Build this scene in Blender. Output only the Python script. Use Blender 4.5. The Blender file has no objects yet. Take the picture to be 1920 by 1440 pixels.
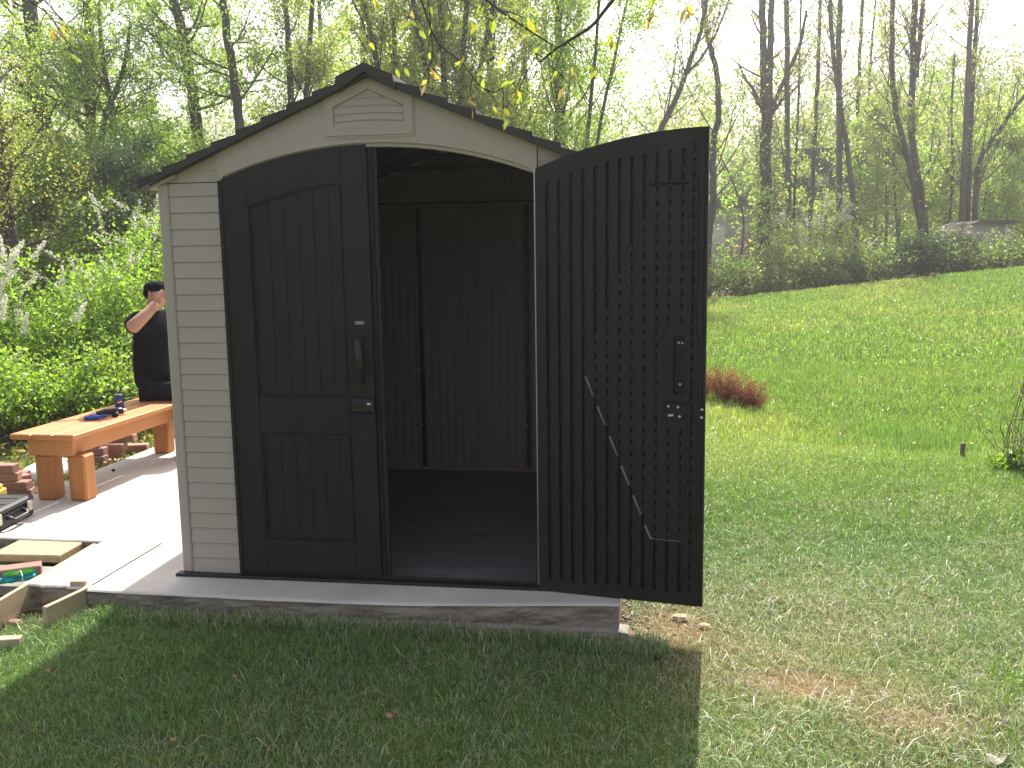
import bpy, math, random
import numpy as np
from mathutils import Vector, Matrix, Quaternion

SC = bpy.context.scene
COL = SC.collection
# ------------------------------------------------------------------ camera
CF, CX, CY, CZ = 1748.957, 2.03445, -4.23204, 1.59995
YAW, PIT, ROL = -0.153519, 0.143560, -0.015065
def _rot():
    cy, sy = math.cos(YAW), math.sin(YAW)
    F = np.array([sy, cy, 0.]); R = np.array([cy, -sy, 0.]); U = np.array([0, 0, 1.])
    cp, sp = math.cos(PIT), math.sin(PIT)
    F2 = cp*F - sp*U; U2 = cp*U + sp*F
    cr, sr = math.cos(ROL), math.sin(ROL)
    return cr*R + sr*U2, -sr*R + cr*U2, F2
_R, _U, _F = _rot()
def at(px, py, Y):
    """point of the place seen at photo pixel px,py standing at depth y = Y"""
    d = _F + (px-960)/CF*_R - (py-720)/CF*_U
    t = (Y - CY)/d[1]
    return np.array([CX, CY, CZ]) + t*d
def at_z(px, py, z):
    d = _F + (px-960)/CF*_R - (py-720)/CF*_U
    t = (z - CZ)/d[2]
    return np.array([CX, CY, CZ]) + t*d
cd = bpy.data.cameras.new("camera"); cam = bpy.data.objects.new("camera", cd); COL.objects.link(cam)
cd.sensor_width = 36; cd.lens = CF*36/1920; cd.clip_end = 600; cd.clip_start = .05
cam.matrix_world = Matrix(((_R[0], _U[0], -_F[0], CX), (_R[1], _U[1], -_F[1], CY), (_R[2], _U[2], -_F[2], CZ), (0, 0, 0, 1)))
SC.camera = cam
# ------------------------------------------------------------------ light
SUN_AZ, SUN_EL = math.radians(3.6), math.radians(46)
w = bpy.data.worlds.new("World"); SC.world = w; w.use_nodes = True
nt = w.node_tree; bg = nt.nodes["Background"]
sky = nt.nodes.new("ShaderNodeTexSky"); sky.sky_type = 'NISHITA'; sky.sun_disc = False
sky.sun_elevation = SUN_EL; sky.sun_rotation = SUN_AZ
sky.air_density = 1.2; sky.dust_density = 4.0; sky.ozone_density = 1.0; sky.altitude = 100
hs = nt.nodes.new("ShaderNodeHueSaturation"); hs.inputs["Saturation"].default_value = .42   # hazy, nearly white sky
wb = nt.nodes.new("ShaderNodeMix"); wb.data_type = 'RGBA'; wb.blend_type = 'MULTIPLY'; wb.inputs[0].default_value = 1; wb.inputs[7].default_value = (1.05, .985, 1.0, 1)
nt.links.new(sky.outputs[0], hs.inputs["Color"]); nt.links.new(hs.outputs[0], wb.inputs[6]); nt.links.new(wb.outputs[2], bg.inputs[0]); bg.inputs[1].default_value = 0.105
sd = bpy.data.lights.new("sun", 'SUN'); sd.energy = 4.4; sd.angle = math.radians(.55); sd.color = (1, .95, .86)
so = bpy.data.objects.new("sun", sd); COL.objects.link(so)
S = Vector((math.sin(SUN_AZ)*math.cos(SUN_EL), math.cos(SUN_AZ)*math.cos(SUN_EL), math.sin(SUN_EL)))
so.rotation_euler = (-S).to_track_quat('-Z', 'Y').to_euler(); so.location = (3, 6, 12)
SC.view_settings.view_transform = 'Standard'; SC.view_settings.look = 'None'
SC.view_settings.exposure = 1.15; SC.view_settings.gamma = 1
try:
    SC.cycles.max_bounces = 7; SC.cycles.diffuse_bounces = 4; SC.cycles.transmission_bounces = 5
    SC.cycles.transparent_max_bounces = 4; SC.cycles.caustics_reflective = False; SC.cycles.caustics_refractive = False
    SC.cycles.use_denoising = True
except Exception: pass
rng = np.random.default_rng(7); random.seed(7)
PI = math.pi
def sstep(a, b, x):
    t = np.clip((x-a)/(b-a), 0, 1); return t*t*(3-2*t)
def vnoise(x, y, s, seed=0):
    x = np.asarray(x, float)/s + 1000; y = np.asarray(y, float)/s + 1000
    xi = np.floor(x).astype(np.int64); yi = np.floor(y).astype(np.int64); fx = x-xi; fy = y-yi
    def h(a, b):
        n = (a*374761393 + b*668265263 + seed*974711) & 0x7fffffff
        n = ((n ^ (n >> 13))*1274126177) & 0x7fffffff
        return ((n ^ (n >> 16)) & 0xffff)/65535.
    fx = fx*fx*(3-2*fx); fy = fy*fy*(3-2*fy)
    return (h(xi, yi)*(1-fx)+h(xi+1, yi)*fx)*(1-fy) + (h(xi, yi+1)*(1-fx)+h(xi+1, yi+1)*fx)*fy
def fbm(x, y, s, seed=0):
    return .5*vnoise(x, y, s, seed)+.3*vnoise(x, y, s*.45, seed+1)+.2*vnoise(x, y, s*.2, seed+2)

# ------------------------------------------------------------------ materials
def mat(name, color, rough=.7, metal=0., bump=None, vary=None, spec=.5):
    """bump=(scale,strength,distance,stretch)  vary=(scale,colour2,stretch,lo,hi)"""
    m = bpy.data.materials.new(name); m.use_nodes = True
    t = m.node_tree; b = t.nodes["Principled BSDF"]
    b.inputs["Base Color"].default_value = (*color, 1); b.inputs["Roughness"].default_value = rough
    b.inputs["Metallic"].default_value = metal; b.inputs["Specular IOR Level"].default_value = spec
    tc = t.nodes.new("ShaderNodeTexCoord")
    def noise(scale, stretch, detail=6):
        mp = t.nodes.new("ShaderNodeMapping"); mp.inputs["Scale"].default_value = stretch or (1, 1, 1)
        n = t.nodes.new("ShaderNodeTexNoise"); n.inputs["Scale"].default_value = scale; n.inputs["Detail"].default_value = detail
        t.links.new(tc.outputs["Object"], mp.inputs[0]); t.links.new(mp.outputs[0], n.inputs["Vector"]); return n
    if vary:
        n = noise(vary[0], vary[2]); r = t.nodes.new("ShaderNodeValToRGB")
        r.color_ramp.elements[0].position = vary[3]; r.color_ramp.elements[1].position = vary[4]
        r.color_ramp.elements[0].color = (*color, 1); r.color_ramp.elements[1].color = (*vary[1], 1)
        t.links.new(n.outputs["Fac"], r.inputs[0]); t.links.new(r.outputs[0], b.inputs["Base Color"])
    if bump:
        n = noise(bump[0], bump[3]); bp = t.nodes.new("ShaderNodeBump")
        bp.inputs["Strength"].default_value = bump[1]; bp.inputs["Distance"].default_value = bump[2]
        t.links.new(n.outputs["Fac"], bp.inputs["Height"]); t.links.new(bp.outputs[0], b.inputs["Normal"])
    return m
def leafmat(name, trans=.45, tint=(1.15, 1.2, .55), gloss=.06):
    m = bpy.data.materials.new(name); m.use_nodes = True
    t = m.node_tree; t.nodes.remove(t.nodes["Principled BSDF"]); out = t.nodes["Material Output"]
    at_ = t.nodes.new("ShaderNodeAttribute"); at_.attribute_name = "Col"
    d = t.nodes.new("ShaderNodeBsdfDiffuse"); tr = t.nodes.new("ShaderNodeBsdfTranslucent")
    g = t.nodes.new("ShaderNodeBsdfGlossy"); g.inputs["Roughness"].default_value = .42
    mu = t.nodes.new("ShaderNodeMix"); mu.data_type = 'RGBA'; mu.blend_type = 'MULTIPLY'; mu.inputs[0].default_value = 1
    mu.inputs[7].default_value = (*tint, 1)
    t.links.new(at_.outputs["Color"], mu.inputs[6]); t.links.new(mu.outputs[2], tr.inputs[0]); t.links.new(at_.outputs["Color"], d.inputs[0])
    a = t.nodes.new("ShaderNodeMixShader"); a.inputs[0].default_value = trans
    t.links.new(d.outputs[0], a.inputs[1]); t.links.new(tr.outputs[0], a.inputs[2])
    b = t.nodes.new("ShaderNodeMixShader"); b.inputs[0].default_value = gloss
    t.links.new(a.outputs[0], b.inputs[1]); t.links.new(g.outputs[0], b.inputs[2]); t.links.new(b.outputs[0], out.inputs[0])
    return m
M = dict(
 siding=mat("siding", (.455, .405, .362), .6, bump=(60, .25, .002, (1, 1, .15)), vary=(3, (.42, .375, .338), (1, 1, .4), .35, .7)),
 door=mat("door", (.0205, .0195, .0195), .58, spec=.3, bump=(90, .35, .003, (1, 1, .06)), vary=(5, (.0165, .016, .016), (1, 1, .3), .35, .7)),
 inner=mat("inner", (.021, .020, .0205), .52, spec=.3, bump=(150, .15, .001, None), vary=(4, (.017, .0165, .0165), (1, 1, .3), .35, .7)),
 wallin=mat("wallin", (.29, .228, .24), .5),
 black=mat("black", (.012, .012, .014), .45),
 blackg=mat("blackg", (.014, .014, .02), .28),
 floor=mat("floor", (.13, .122, .128), .42, bump=(40, .5, .004, (.15, 1, 1)), vary=(14, (.21, .20, .205), (.12, 1, 1), .45, .75)),
 roof=mat("roof", (.036, .032, .031), .55, bump=(80, .3, .003, None)),
 metal=mat("metal", (.62, .62, .62), .3, .9),
 screw=mat("screw", (.75, .74, .72), .38, .6),
 conc=mat("conc", (.63, .60, .535), .85, bump=(45, .3, .004, None), vary=(2.2, (.52, .495, .44), None, .38, .68)),
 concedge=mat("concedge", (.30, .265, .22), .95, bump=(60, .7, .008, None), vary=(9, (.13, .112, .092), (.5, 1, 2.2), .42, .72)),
 concold=mat("concold", (.36, .33, .28), .95, bump=(30, .8, .012, None), vary=(9, (.20, .185, .16), None, .4, .7)),
 board=mat("board", (.50, .40, .27), .8, bump=(40, .4, .003, (1, .1, 1)), vary=(9, (.33, .26, .18), (2, .2, 1), .4, .75)),
 bench=mat("bench", (.56, .24, .085), .55, bump=(50, .3, .002, (1, .08, 1)), vary=(7, (.50, .215, .075), (3, .15, 1), .4, .7)),
 benchleg=mat("benchleg", (.46, .185, .055), .6, bump=(50, .3, .002, (1, 1, .08)), vary=(7, (.38, .15, .045), (3, 3, .2), .4, .7)),
 brick=mat("brick", (.36, .20, .155), .9, bump=(60, .5, .004, None), vary=(11, (.26, .15, .12), None, .35, .7)),
 brick2=mat("brick2", (.40, .24, .19), .9, bump=(60, .5, .004, None), vary=(9, (.30, .17, .13), None, .35, .7)),
 paver=mat("paver", (.50, .39, .23), .9, bump=(80, .5, .004, None), vary=(40, (.40, .31, .18), None, .4, .7)),
 case=mat("case", (.020, .020, .026), .5, bump=(150, .2, .001, None)),
 ivory=mat("ivory", (.55, .50, .42), .5),
 yellow=mat("yellow", (.75, .55, .05), .5),
 canblue=mat("canblue", (.02, .07, .22), .3, .3), red=mat("red", (.55, .03, .03), .35), white=mat("white", (.8, .8, .8), .4),
 blue=mat("blue", (.03, .06, .42), .4), teal=mat("teal", (.03, .42, .55), .7), lime=mat("lime", (.22, .55, .03), .8),
 skin=mat("skin", (.52, .29, .205), .55, vary=(14, (.46, .24, .165), None, .4, .7)), cloth=mat("cloth", (.007, .007, .011), .95, spec=.1, bump=(12, .5, .02, None)),
 jeans=mat("jeans", (.014, .015, .022), .95, spec=.1, bump=(12, .5, .015, None)), shoe=mat("shoe", (.16, .14, .11), .8),
 bark=mat("bark", (.10, .086, .077), .95, bump=(9, 1, .04, (1, 1, .25)), vary=(5, (.055, .047, .042), (1, 1, .2), .4, .65)),
 barkpale=mat("barkpale", (.15, .135, .12), .95, bump=(9, 1, .04, (1, 1, .25)), vary=(3, (.11, .10, .085), (1, 1, .3), .4, .65)),
 twig=mat("twig", (.20, .15, .11), .9), stem=mat("stem", (.16, .12, .08), .9),
 pale=mat("pale", (.50, .52, .50), .8, vary=(.8, (.45, .47, .45), None, .4, .7)), grey=mat("grey", (.17, .17, .19), .8),
 housewhite=mat("housewhite", (.75, .75, .75), .7), glass=mat("glass", (.12, .14, .16), .15), shingle=mat("shingle", (.10, .095, .10), .85),
 rail=mat("rail", (.26, .13, .085), .8), stake=mat("stake", (.17, .14, .12), .9, bump=(30, .6, .01, (1, 1, .2))),
 wire=mat("wire", (.16, .12, .10), .6, .3), stone=mat("stone", (.50, .38, .27), .9, bump=(30, .5, .01, None)),
 dryleaf=mat("dryleaf", (.30, .17, .09), .8, vary=(30, (.42, .27, .16), None, .4, .7)), palestone=mat("palestone", (.62, .62, .62), .85),
 leaf=leafmat("leaf", .58, (1.5, 1.62, .8)), leafdark=leafmat("leafdark", .4, (1.1, 1.15, .6), .1), blossom=leafmat("blossom", .3, (1, 1, .95), .0),
 grass=leafmat("grass", .30, (1.1, 1.15, .6), .07), deadshrub=leafmat("deadshrub", .25, (1.1, 1, .9), .0),
)
# ------------------------------------------------------------------ mesh tools
BASE = {}
def link_mesh(name, V, Fs, material, parent=None, smooth=False, base=None, col=None, mats=None, midx=None):
    V = np.asarray(V, float).reshape(-1, 3)
    if parent is not None: b = BASE[parent.name]
    else: b = np.array(base if base is not None else (0, 0, 0), float)
    me = bpy.data.meshes.new(name)
    if isinstance(Fs, np.ndarray):
        me.vertices.add(len(V)); me.vertices.foreach_set("co", (V-b).ravel().astype(np.float32))
        k = Fs.shape[1]; n = len(Fs)
        me.loops.add(n*k); me.loops.foreach_set("vertex_index", Fs.ravel().astype(np.int32))
        me.polygons.add(n); me.polygons.foreach_set("loop_start", np.arange(0, n*k, k, dtype=np.int32))
        me.update(calc_edges=True)
    else:
        me.from_pydata((V-b).tolist(), [], [list(map(int, f)) for f in Fs])
    if smooth: me.polygons.foreach_set("use_smooth", [True]*len(me.polygons))
    if col is not None:
        a = me.attributes.new("Col", 'FLOAT_COLOR', 'POINT')
        c = np.ones((len(V), 4), np.float32); c[:, :3] = col; a.data.foreach_set("color", c.ravel())
    for mm in (mats or [material]): me.materials.append(mm)
    if midx is not None: me.polygons.foreach_set("material_index", np.asarray(midx, np.int32))
    o = bpy.data.objects.new(name, me); COL.objects.link(o)
    if parent is not None: o.parent = parent
    else: o.location = b.tolist()
    BASE[o.name] = b
    return o
def thing(name, label, cat, base, group=None):
    o = bpy.data.objects.new(name, None); COL.objects.link(o); o.location = [float(v) for v in base]
    o.empty_display_size = .1; BASE[o.name] = np.array(base, float)
    return tag(o, label, cat, group)
def tag(o, label=None, cat=None, group=None, kind=None):
    if label: o["label"] = label
    if cat: o["category"] = cat
    if group: o["group"] = group
    if kind: o["kind"] = kind
    return o
class MB:
    def __init__(s): s.v = []; s.f = []; s.n = 0; s.m = []
    def raw(s, V, F, m=0):
        V = np.asarray(V, float).reshape(-1, 3)
        s.v.append(V); s.f += [tuple(int(i)+s.n for i in f) for f in F]; s.m += [m]*len(F); s.n += len(V); return s
    def box(s, c, d, rz=0, rx=0, ry=0, bev=0, m=0):
        c = np.array(c, float); h = np.array(d, float)/2
        if bev <= 0:
            V = np.array([(x, y, z) for z in (-1, 1) for y in (-1, 1) for x in (-1, 1)], float)*h
            F = [(0, 2, 3, 1), (4, 5, 7, 6), (0, 1, 5, 4), (2, 6, 7, 3), (0, 4, 6, 2), (1, 3, 7, 5)]
        else:
            b = min(bev, h.min()*.9); V = []; 
            for z in (-1, 1):
                for y in (-1, 1):
                    for x in (-1, 1):
                        V += [(x*h[0], y*(h[1]-b), z*(h[2]-b)), (x*(h[0]-b), y*h[1], z*(h[2]-b)), (x*(h[0]-b), y*(h[1]-b), z*h[2])]
            V = np.array(V)
            I = lambda x, y, z, k: ((z*2+y)*2+x)*3+k
            F = []
            for x in (0, 1): F.append((I(x, 0, 0, 0), I(x, 1, 0, 0), I(x, 1, 1, 0), I(x, 0, 1, 0)) if x else (I(x, 0, 0, 0), I(x, 0, 1, 0), I(x, 1, 1, 0), I(x, 1, 0, 0)))
            for y in (0, 1): F.append((I(0, y, 0, 1), I(0, y, 1, 1), I(1, y, 1, 1), I(1, y, 0, 1)) if y else (I(0, y, 0, 1), I(1, y, 0, 1), I(1, y, 1, 1), I(0, y, 1, 1)))
            for z in (0, 1): F.append((I(0, 0, z, 2), I(1, 0, z, 2), I(1, 1, z, 2), I(0, 1, z, 2)) if z else (I(0, 0, z, 2), I(0, 1, z, 2), I(1, 1, z, 2), I(1, 0, z, 2)))
            for a in (0, 1):
                for b_ in (0, 1):
                    F.append((I(a, b_, 0, 0), I(a, b_, 0, 1), I(a, b_, 1, 1), I(a, b_, 1, 0)))
                    F.append((I(a, 0, b_, 0), I(a, 0, b_, 2), I(a, 1, b_, 2), I(a, 1, b_, 0)))
                    F.append((I(0, a, b_, 1), I(0, a, b_, 2), I(1, a, b_, 2), I(1, a, b_, 1)))
            for x in (0, 1):
                for y in (0, 1):
                    for z in (0, 1): F.append((I(x, y, z, 0), I(x, y, z, 1), I(x, y, z, 2)))
        Rm = np.array(Matrix.Rotation(rz, 3, 'Z') @ Matrix.Rotation(ry, 3, 'Y') @ Matrix.Rotation(rx, 3, 'X'))
        return s.raw(V@Rm.T + c, F, m)
    def tube(s, P, r, n=6, m=0, cap=True):
        P = np.asarray(P, float); k = len(P); r = np.broadcast_to(np.asarray(r, float), (k,))
        T = np.gradient(P, axis=0); T /= np.linalg.norm(T, axis=1)[:, None]+1e-12
        a = np.array([.31, .11, .95]) if abs(T[:, 2]).mean() < .8 else np.array([.95, .31, .11])
        N = np.cross(T, a); N /= np.linalg.norm(N, axis=1)[:, None]+1e-12; B = np.cross(T, N)
        an = np.arange(n)*2*PI/n
        V = P[:, None]+r[:, None, None]*(N[:, None]*np.cos(an)[None, :, None]+B[:, None]*np.sin(an)[None, :, None])
        F = [(i*n+j, i*n+(j+1) % n, (i+1)*n+(j+1) % n, (i+1)*n+j) for i in range(k-1) for j in range(n)]
        if cap: F += [tuple(range(n))[::-1], tuple((k-1)*n+j for j in range(n))]
        return s.raw(V.reshape(-1, 3), F, m)
    def lathe(s, c, prof, n=20, m=0):
        an = np.arange(n)*2*PI/n; V = []
        for r, z in prof: V += [(c[0]+r*math.cos(a), c[1]+r*math.sin(a), c[2]+z) for a in an]
        k = len(prof); F = [(i*n+j, i*n+(j+1) % n, (i+1)*n+(j+1) % n, (i+1)*n+j) for i in range(k-1) for j in range(n)]
        F += [tuple(range(n))[::-1], tuple((k-1)*n+j for j in range(n))]
        return s.raw(V, F, m)
    def ball(s, c, r, n=8, m=0):
        r = np.broadcast_to(np.asarray(r, float), (3,)); V = []; k = n//2+1
        for i in range(k+1):
            ph = PI*i/k
            for j in range(n): V.append((c[0]+r[0]*math.sin(ph)*math.cos(2*PI*j/n), c[1]+r[1]*math.sin(ph)*math.sin(2*PI*j/n), c[2]-r[2]*math.cos(ph)))
        return s.raw(V, [(i*n+j, i*n+(j+1) % n, (i+1)*n+(j+1) % n, (i+1)*n+j) for i in range(k) for j in range(n)], m)
    def prism(s, poly, d0, d1, axis=1, m=0):
        """2-D polygon extruded along an axis (x,z polygon for axis 1; x,y for axis 2)"""
        n = len(poly); V = []
        for d in (d0, d1):
            for a, b in poly: V.append((a, d, b) if axis == 1 else ((a, b, d) if axis == 2 else (d, a, b)))
        F = [tuple(range(n)), tuple(range(2*n-1, n-1, -1))]+[(i, i+n, (i+1) % n+n, (i+1) % n) for i in range(n)]
        return s.raw(V, F, m)
    def build(s, name, material, parent=None, base=None, smooth=False, mats=None):
        return link_mesh(name, np.concatenate(s.v), s.f, material, parent, smooth, base, mats=mats, midx=s.m if mats else None)
def relief(name, us, vs, dep, material, parent, org, ud, nd, th=.03, top=None, bot=None):
    """panel in a vertical plane: u along ud, v up, relief depth dep(u,v) along nd; vertices above top(u) are pulled down onto it"""
    us = np.array(sorted(set(np.round(us, 5)))); vs = np.array(sorted(set(np.round(vs, 5))))
    Ug, Vg = np.meshgrid(us, vs); Z = Vg.copy()
    if top is not None: Z = np.minimum(Z, top(Ug))
    if bot is not None: Z = np.maximum(Z, bot(Ug))
    Dg = dep(Ug, Vg)
    org = np.array(org, float); ud = np.array(ud, float); nd = np.array(nd, float); zd = np.array([0, 0, 1.])
    P = org+Ug[..., None]*ud+Z[..., None]*zd+Dg[..., None]*nd
    nv, nu = Ug.shape; V = P.reshape(-1, 3)
    idx = np.arange(nv*nu).reshape(nv, nu)
    F = np.stack([idx[:-1, :-1], idx[:-1, 1:], idx[1:, 1:], idx[1:, :-1]], -1).reshape(-1, 4)
    # drop faces squashed flat by the clamp
    z = Z.reshape(-1); keep = ~((np.abs(z[F[:, 0]]-z[F[:, 3]]) < 1e-7) & (np.abs(z[F[:, 1]]-z[F[:, 2]]) < 1e-7)); F = F[keep]
    ring = list(idx[0, :])+list(idx[1:, -1])+list(idx[-1, -2::-1])+list(idx[-2:0, 0])
    Pb = org+Ug[..., None]*ud+Z[..., None]*zd-th*nd
    Vb = Pb.reshape(-1, 3)[ring]; n0 = len(V); k = len(ring)
    F2 = [(ring[i], n0+i, n0+(i+1) % k, ring[(i+1) % k]) for i in range(k)]
    faces = F.tolist()+F2+[tuple(n0+i for i in range(k))]
    return link_mesh(name, np.concatenate([V, Vb]), faces, material, parent)
def edges(*xs, e=.0006):
    o = []
    for x in xs: o += [x-e, x+e]
    return o

# ------------------------------------------------------------------ terrain
def hz(x, y):
    x = np.asarray(x, float); y = np.asarray(y, float)
    z = -.105-.05*sstep(.8, 2.6, x)-.05*sstep(2.6, 5, x)*sstep(-2, 3, y)
    z = z-.16*sstep(2.2, 3.6, x)*sstep(3.6, 5.2, y)*(1-sstep(6, 9, y))
    crest = np.clip(.03+.102*(x-3.4), -.1, 3.2)
    z = z+(crest+.1)*(.35*sstep(5.5, 24, y)+.65*np.clip((y-6)/18, 0, 1)**1.15)
    z = z-.03*np.clip(y-24, 0, 20)
    z = z+.035*(fbm(x, y, 1.7, 3)-.5)*sstep(2.5, 6, y)+.02*(fbm(x, y, .6, 8)-.5)
    z = z-.04*sstep(-.5, -1.1, x)*(1-sstep(.4, 1, y))*sstep(-1.3, -.4, y)
    return z
def uniq(a): return np.array(sorted(set(np.round(a, 4))))
xs = uniq(np.concatenate([np.arange(-3, 6, .1), np.arange(-12, 14, .5), np.arange(-80, 81, 4)]))
ys = uniq(np.concatenate([np.arange(-2.2, 7, .1), np.arange(-8, 36, .5), np.arange(-12, 150, 4)]))
X, Y = np.meshgrid(xs, ys); Z = hz(X, Y)
i = np.arange(X.size).reshape(X.shape)
F = np.stack([i[:-1, :-1], i[:-1, 1:], i[1:, 1:], i[1:, :-1]], -1).reshape(-1, 4)
m = bpy.data.materials.new("lawn_soil"); m.use_nodes = True; t = m.node_tree; b = t.nodes["Principled BSDF"]
b.inputs["Roughness"].default_value = .95; b.inputs["Specular IOR Level"].default_value = .1
tc = t.nodes.new("ShaderNodeTexCoord")
n1 = t.nodes.new("ShaderNodeTexNoise"); n1.inputs["Scale"].default_value = 1.1; n1.inputs["Detail"].default_value = 8
n2 = t.nodes.new("ShaderNodeTexNoise"); n2.inputs["Scale"].default_value = 22; n2.inputs["Detail"].default_value = 6
for n in (n1, n2): t.links.new(tc.outputs["Object"], n.inputs["Vector"])
r1 = t.nodes.new("ShaderNodeValToRGB"); r1.color_ramp.elements[0].color = (.10, .10, .045, 1); r1.color_ramp.elements[1].color = (.11, .17, .045, 1)
r1.color_ramp.elements[0].position = .35; r1.color_ramp.elements[1].position = .6
r2 = t.nodes.new("ShaderNodeValToRGB"); r2.color_ramp.elements[0].color = (.5, .45, .35, 1); r2.color_ramp.elements[1].color = (1.25, 1.2, 1.1, 1)
t.links.new(n1.outputs["Fac"], r1.inputs[0]); t.links.new(n2.outputs["Fac"], r2.inputs[0])
at2 = t.nodes.new("ShaderNodeAttribute"); at2.attribute_name = "Col"
mx = t.nodes.new("ShaderNodeMix"); mx.data_type = 'RGBA'; mx.inputs[7].default_value = (.20, .145, .085, 1)
t.links.new(at2.outputs["Fac"], mx.inputs[0]); t.links.new(r1.outputs[0], mx.inputs[6])
mu = t.nodes.new("ShaderNodeMix"); mu.data_type = 'RGBA'; mu.blend_type = 'MULTIPLY'; mu.inputs[0].default_value = 1
t.links.new(mx.outputs[2], mu.inputs[6]); t.links.new(r2.outputs[0], mu.inputs[7]); t.links.new(mu.outputs[2], b.inputs["Base Color"])
bp = t.nodes.new("ShaderNodeBump"); bp.inputs["Strength"].default_value = .8; bp.inputs["Distance"].default_value = .03
t.links.new(n2.outputs["Fac"], bp.inputs["Height"]); t.links.new(bp.outputs[0], b.inputs["Normal"])
def bare(x, y):
    """0..1 how bare / strawy the lawn is"""
    g = lambda cx, cy, rx, ry: np.exp(-(((x-cx)/rx)**2+((y-cy)/ry)**2))
    v = 1.0*g(2.12, -.02, .22, .22)+.9*g(2.65, -.55, .28, .12)+.45*g(2.5, -.35, .8, .55)+.7*g(.0, -.36, .5, .10)+.55*g(1.2, -.33, .8, .07)+.5*g(-.9, -.4, .3, .2)+.55*g(3.0,-.8,.25,.12)
    return np.clip(v*(.45+1.1*fbm(x, y, .22, 5)), 0, 1)
soil = bare(X, Y).reshape(-1, 1)
# woodland floor: leaf litter beyond the crest and left of the slab
wood = np.clip(sstep(24, 27, Y)+sstep(-2.2, -2.8, X)*sstep(.3, 1.2, Y)+sstep(3, 5, Y)*sstep(1.0, -.5, X), 0, .8).reshape(-1, 1)
lawn = link_mesh("ground", np.stack([X, Y, Z], -1).reshape(-1, 3), F, m, smooth=True, col=np.clip(np.maximum(soil, wood*.6), 0, 1)*np.ones((1, 3)))
tag(lawn, kind="structure")

# ------------------------------------------------------------------ grass
def in_slab(x, y):
    a = (x > -.70) & (x < 1.93) & (y > -.30)
    c = (x > -2.15) & (x < -.6) & (y > .42)
    d = (x > -1.08) & (x < -.66) & (y > -.3)
    e_ = (x > -2.2) & (x < -1.0) & (y > -.32) & (y < .6)
    return (a | c | d | e_) & (y < 4.2)
def wedge(x, y, mrg=.4):
    dx = x-CX; dy = y-CY+1e-6
    r = dx/dy
    return (dy > 2.3) & (r > -.80-mrg/dy) & (r < .42+mrg/dy)
def blades(x, y, h, wd, col, lean=.6, name="lawn_grass"):
    n = len(x); z = hz(x, y)-.004
    a = rng.uniform(0, 2*PI, n); la = rng.uniform(0, 2*PI, n); L = h*np.abs(rng.normal(0, lean, n))
    wx, wy = np.cos(a)*wd/2, np.sin(a)*wd/2; lx, ly = np.cos(la)*L, np.sin(la)*L
    V = np.empty((n, 5, 3)); O = np.zeros(n)
    V[:, 0] = np.stack([x-wx, y-wy, z], -1); V[:, 1] = np.stack([x+wx, y+wy, z], -1)
    V[:, 2] = np.stack([x+lx*.38+wx*.8, y+ly*.38+wy*.8, z+h*.6], -1); V[:, 3] = np.stack([x+lx*.38-wx*.8, y+ly*.38-wy*.8, z+h*.6], -1)
    V[:, 4] = np.stack([x+lx, y+ly, z+h*np.clip(1-.35*(L/h)**2, .35, 1)], -1)
    b_ = (np.arange(n)*5)[:, None]
    F = np.concatenate([b_+np.array([[0, 1, 2, 2]]), b_+np.array([[0, 2, 3, 3]]), b_+np.array([[3, 2, 4, 4]])])[:, :3]
    C = np.repeat(col, 5, axis=0)
    return V.reshape(-1, 3), F, C
def gcol(x, y, n):
    """blade colour: straw / fresh green / blue-green by patch, with some shade painted in"""
    p = fbm(x, y, 1.3, 11)*.65+fbm(x, y, .3, 19)*.35; u = rng.uniform(0, 1, n); bb = bare(x, y)
    far = sstep(1.0, 4.5, y); right = sstep(3.2, 3.9, x-.35*(y+1))*sstep(-2, 0, y+.5)
    straw_p = np.clip(.15+.65*bb+.55*(p-.5)*2*(1-far)-.14*far-.3*right, .03, .95)
    straw_p = straw_p+.14*sstep(2.0, 2.5, x)*(1-sstep(0.2, 2.0, y))-.15*sstep(1.8, 2.3, 4.1-x)*(y < -.2)  # near lawn in the shed's shadow is coloured greener, with less straw
    st = np.array([.62, .60, .47]); st2 = np.array([.42, .38, .26]); g1 = np.array([.14, .28, .07]); g2 = np.array([.26, .41, .11]); g3 = np.array([.17, .30, .14])
    v = rng.uniform(0, 1, (n, 1)); G = g1*(1-v)+g2*v
    k = (rng.uniform(0, 1, n) < .3*(1-far))[:, None]; G = np.where(k, g3, G)
    pf = np.clip((fbm(x, y, 2.6, 31)-.5)*3.2+.5, 0, 1)[:, None]
    G = G*(1-far[:, None])+(np.array([.29, .46, .09])*(1-pf)+np.array([.45, .54, .16])*pf)*(.75+.5*v)*far[:, None]
    Sx = st*(1-v)+st2*v
    return np.where((u < straw_p)[:, None], Sx, G)*rng.uniform(.5, 1.4, (n, 1))  # wide random brightness also stands for the shadows between blades
def scatter(n, x0, x1, y0, y1, dens=None):
    x = rng.uniform(x0, x1, n); y = rng.uniform(y0, y1, n); k = wedge(x, y) & ~in_slab(x, y)
    if dens is not None: k &= rng.uniform(0, 1, n) < dens(x, y)
    return x[k], y[k]
Vs, Fs, Cs = [], [], []; off = 0
def add(V, F, C):
    global off
    Vs.append(V); Fs.append(F+off); Cs.append(C); off += len(V)
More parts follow.
